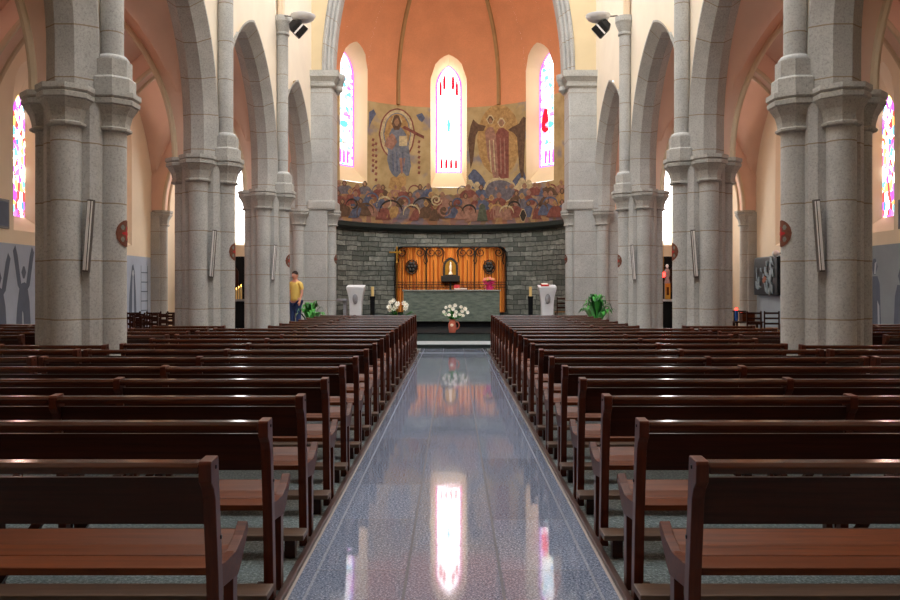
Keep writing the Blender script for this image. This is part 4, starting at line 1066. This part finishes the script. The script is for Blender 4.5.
# side altars closing the aisles
def side_altar(s, side):
    x = s*6.75
    t = thing('side_altar', 'dark side altar under the window at the end of the ' + side + ' aisle', 'altar', (x, 26.75, 0))
    MB().box(-1.1, 1.1, -.35, .3, 0, 1.1).build('block', M['black'], t, bevel=.01)
    MB().box(-1.2, 1.2, -.42, .32, 1.1, 1.17).build('mensa', M['grey'] if s < 0 else M['white'], t, bevel=.008)
    MB().box(-1.25, 1.25, .1, .35, 1.17, 2.6).build('retable', M['black'], t, bevel=.015)
    for q in (-.7, 0, .7): MB().loft([[(q + u, y, h) for u, h in lancet(.24, 2.0, 2.3, 1.4, 6)] for y in (.1, .08)]).build('retable_panel', M['pew'], t)
    return t
side_altar(-1, 'left'); side_altar(1, 'right')
lx = W(663.6, 300, 26)[0]
t = thing('hanging_lamp', 'hanging red sanctuary lamp glowing before the right side altar', 'lamp', (lx, 26.0, 1.98))
MB().lathe([(.02, -.09), (.05, -.05), (.06, .02), (.055, .07), (.05, .07)], 0, 0, 16).build('red_glass', glow('red_lamp_glass', (255, 36, 30), 7), t, smooth=True)
MB().tube([(0, 0, .07), (0, 0, 5.65)], .006, 6).build('chain', M['gold'], t)
t = thing('yellow_notice', 'yellow notice board on the dark front of the right side altar', 'sign', (W(667.5, 300, 26.3)[0], 26.28, 1.17))
MB().box(-.085, .085, -.02, .02, 0, .52).build('board', vary('yellow_board', (196, 150, 60), .15, 9, .6, .3), t, bevel=.004); MB().box(-.04, .04, -.026, -.019, .14, .4).build('picture', M['seat'], t)
t = thing('side_statue', 'small pale statue on the right side altar under the window', 'statue', (W(667.3, 300, 26.5)[0], 26.52, 1.17))
MB().lathe([(.09, 0), (.09, .5), (.1, .55), (.06, .7), (.09, .8), (.085, .95), (.04, 1.02)], 0, 0, 14).build('robe', M['grey'], t, smooth=True); MB().ball((0, 0, 1.1), .05, .05, .065, 12, 8).build('head', M['white'], t, smooth=True)
for i, px in enumerate((236.2, 238.6, 241)):
    t = thing('altar_candle', ('lit candle on the left side altar, nearest to the second pillar', 'lit candle on the left side altar, in the middle of three', 'lit candle on the left side altar, nearest to the third pillar')[i], 'candle', (W(px, 300, 26.4)[0], 26.42, 1.17), 0, 'candles on the left side altar')
    MB().lathe([(.03, 0), (.03, .3 + .05*i)], 0, 0, 12).build('wax', M['wax'], t, smooth=True); MB().ball((0, 0, .35 + .05*i), .014, .014, .04, 8, 6).build('flame', glow('candle_flame_%d' % i, (255, 190, 90), 3), t, smooth=True)

# ------------------------------------------------------------------ spotlights on the third pillars
for s, side in ((-1, 'left'), (1, 'right')):
    px = 303 if s < 0 else 598
    y = 19.3; p = W(px, 14, y)
    t = thing('bowl_uplight', f'pale bowl uplight on an arm at the top of the third {side} pillar', 'lamp', (p[0], y, p[2] - .05), 0, 'bowl uplights of the nave')
    MB().lathe([(.05, -.15), (.16, -.13), (.26, -.07), (.3, .0), (.3, .015), (.25, -.03), (.1, -.09)], 0, 0, 28).build('bowl', M['white'], t, smooth=True)
    MB().tube([(-s*0, 0, -.13), (s*.2, .05, .0), (s*.5, .15, .06)], .016, 8).build('arm', M['alu'], t)
    q = W(297.5 if s < 0 else 602, 28.5, y)
    t = thing('spotlight', f'black spotlight hanging from the top of the third {side} pillar, pointing at the nave', 'lamp', (q[0], y - .05, q[2]), 0, 'black spotlights of the nave')
    bd = MB().loft([[(w*x_, d*y_, z) for x_, y_ in ((-1,-1),(1,-1),(1,1),(-1,1))] for z, w, d in ((-.2, .16, .13), (.08, .15, .12), (.15, .11, .09), (.2, .07, .06))]).build('housing', M['iron'], t, bevel=.012)
    MB().box(-.155, .155, -.138, -.128, -.06, -.02).build('white_band', M['tube'], bd)
    MB().box(-.14, .14, -.11, .11, -.212, -.2).build('lens', M['grey'], bd)
    bd.rotation_euler = (radians(20), radians(-s*-48), 0)
    MB().tube([(0, 0, .05), (s*.05, 0, .22), (s*.12, .06, .33)], .02, 8).build('bracket', M['iron'], t)

for s in (-1, 1):                         # the lamps in those spotlights light the altar and its screen
    ld = bpy.data.lights.new('altar_spot', 'SPOT'); ld.energy = 1000; ld.spot_size = radians(20); ld.spot_blend = .6; ld.shadow_soft_size = .12; ld.color = (1, .88, .7)
    lo = bpy.data.objects.new('altar_spot', ld); C.objects.link(lo); lo.location = (s*3.45, 19.55, 7.4)
    lo.rotation_euler = (Vector((-.1, 28, 1.9)) - Vector(lo.location)).to_track_quat('-Z', 'Y').to_euler()
# ------------------------------------------------------------------ the person by the left chancel pier
def skinned(name, joints, bones, m, parent, root=0, sub=1):
    me = bpy.data.meshes.new(name); me.from_pydata([j[0] for j in joints], bones, []); me.update()
    o = bpy.data.objects.new(name, me); C.objects.link(o); me.materials.append(m)
    if parent is not None: o.parent = parent
    o.modifiers.new('Skin', 'SKIN'); 
    if not me.skin_vertices: 
        bm = bmesh.new(); bm.from_mesh(me); bm.verts.layers.skin.verify(); bm.to_mesh(me); bm.free()
    for i, j in enumerate(joints):
        sv = me.skin_vertices[0].data[i]; sv.radius = j[1] if isinstance(j[1], tuple) else (j[1], j[1]); sv.use_root = (i == root)
    sd = o.modifiers.new('Sub', 'SUBSURF'); sd.levels = sd.render_levels = sub
    o.modifiers['Skin'].use_smooth_shade = True
    return o
def person():
    y = 21.9; x = W(295.5, 300, y)[0]
    sk = vary('skin', (226, 160, 136), .06, 9, .6, .4); sh = vary('yellow_shirt', (246, 210, 116), .06, 7, .85, .2); jn = vary('blue_jeans', (58, 74, 118), .12, 14, .85, .2)
    hr = vary('dark_hair', (52, 36, 28), .2, 20, .7, .3); so = vary('dark_shoes', (40, 34, 32), .1, 8, .5, .4)
    r = thing('person', 'person in a yellow shirt and blue jeans standing by the left chancel pier', 'person', (x, y, .33), radians(-25))
    Hh = 1.65
    J = [((0,0,.88),(.13,.1)), ((0,0,1.05),(.12,.09)), ((0,0,1.25),(.15,.1)), ((0,0,1.38),(.1,.07)), ((0,-.01,1.45),.05), ((0,-.02,1.52),(.065,.075)), ((0,-.02,1.58),(.07,.085)),
         ((-.17,0,1.34),.05), ((-.22,.01,1.09),.038), ((-.2,-.08,.88),.028), ((.17,0,1.34),.05), ((.22,.01,1.09),.038), ((.2,-.08,.88),.028),
         ((-.09,0,.82),.085), ((-.1,.0,.46),.055), ((-.1,.03,.08),.035), ((-.1,-.09,.035),.032), ((.09,0,.82),.085), ((.1,0,.46),.055), ((.1,.03,.08),.035), ((.1,-.09,.035),.032)]
    Bn = [(0,1),(1,2),(2,3),(3,4),(4,5),(5,6),(3,7),(7,8),(8,9),(3,10),(10,11),(11,12),(0,13),(13,14),(14,15),(15,16),(0,17),(17,18),(18,19),(19,20)]
    # fingers and thumb on each hand
    for s_, h_ in ((-1, 9), (1, 12)):
        base = Vector(J[h_][0])
        k = len(J); J.append((tuple(base + Vector((0, -.015, -.07))), (.02, .036))); Bn.append((h_, k))
        for i, l in enumerate((.06, .07, .065, .05)):
            q = len(J); dy = -.03 + .02*i
            J.append((tuple(base + Vector((0, dy - .015, -.11))), .009)); J.append((tuple(base + Vector((-s_*.012, dy - .02, -.11 - l*.75))), .007)); Bn.extend([(k, q), (q, q+1)])
        q = len(J); J.append((tuple(base + Vector((-s_*.012, -.065, -.07))), .010)); J.append((tuple(base + Vector((-s_*.016, -.075, -.11))), .008)); Bn.extend([(k, q), (q, q+1)])
    body = skinned('body', J, Bn, sk, r)
    MB().ball((0, -.025, 1.555), .078, .096, .118, 18, 14).build('head', sk, r, smooth=True)
    MB().ball((0, -.122, 1.548), .014, .022, .024, 8, 6).build('nose', sk, r, smooth=True)
    for q in (-1, 1):
        MB().ball((q*.03, -.112, 1.572), .012, .008, .008, 8, 6).build('eye', M['white'], r, smooth=True)
        MB().ball((q*.03, -.119, 1.572), .005, .003, .005, 8, 6).build('pupil', hr, r, smooth=True)
        MB().ball((q*.079, -.01, 1.555), .012, .024, .034, 8, 6).build('ear', sk, r, smooth=True)
    MB().ball((0, -.108, 1.502), .026, .012, .007, 8, 6).build('mouth', M['terracotta'], r, smooth=True)
    hair = MB(); n, m_ = 18, 7; pts = []; fs = []
    for i in range(m_ + 1):
        for k in range(n):
            a = 2*pi*k/n; ph = pi*.5*i/m_*(1.05 + .3*max(0, sin(a)) - .25*max(0, -sin(a)))
            pts.append((.086*sin(ph)*cos(a), -.02 + .104*sin(ph)*sin(a), 1.565 + .122*cos(ph)))
    for i in range(m_):
        for k in range(n): fs.append((i*n+k, (i+1)*n+k, (i+1)*n+(k+1)%n, i*n+(k+1)%n))
    hair.add(pts, fs).build('hair', hr, r, smooth='full', weld=True)
    skinned('shirt', [((0,0,.83),(.17,.125)), ((0,0,1.05),(.158,.118)), ((0,0,1.25),(.178,.125)), ((0,0,1.37),(.12,.085)), ((0,0,1.41),(.065,.06)), ((-.175,0,1.335),.068), ((-.212,.01,1.14),.058), ((.175,0,1.335),.068), ((.212,.01,1.14),.058)],
            [(0,1),(1,2),(2,3),(3,4),(3,5),(5,6),(3,7),(7,8)], sh, r, 1)
    skinned('jeans', [((0,0,.9),(.15,.115)), ((-.085,0,.8),.108), ((-.1,0,.46),.075), ((-.1,.02,.1),.065), ((.085,0,.8),.108), ((.1,0,.46),.075), ((.1,.02,.1),.065)], [(0,1),(1,2),(2,3),(0,4),(4,5),(5,6)], jn, r, 0)
    for q in (-1, 1): MB().ball((q*.1, -.04, .045), .05, .13, .045, 12, 8).build('shoe', so, r, smooth=True)
person()

# ------------------------------------------------------------------ light, camera, view
w = bpy.data.worlds.new('World'); bpy.context.scene.world = w; w.use_nodes = True
bg = w.node_tree.nodes['Background']; bg.inputs[0].default_value = (.95, .98, 1.0, 1); bg.inputs[1].default_value = 2.2
cam = bpy.data.cameras.new('Camera'); co = bpy.data.objects.new('Camera', cam); C.objects.link(co)
co.location = (0, 0, EYE); co.rotation_euler = (radians(90), 0, 0)
cam.sensor_width = 36; cam.lens = F/900*36; cam.shift_x = -(PX - 450)/900; cam.shift_y = -(300 - PY)/900
cam.clip_end = 200
sc = bpy.context.scene; sc.camera = co
sc.view_settings.view_transform = 'Standard'; sc.view_settings.look = 'None'; sc.view_settings.gamma = 1; sc.view_settings.use_curve_mapping = False
sc.view_settings.exposure = 1.25
sc.cycles.max_bounces = 8; sc.cycles.diffuse_bounces = 5; sc.cycles.sample_clamp_indirect = 6
try: sc.cycles.use_denoising = True
except Exception: pass
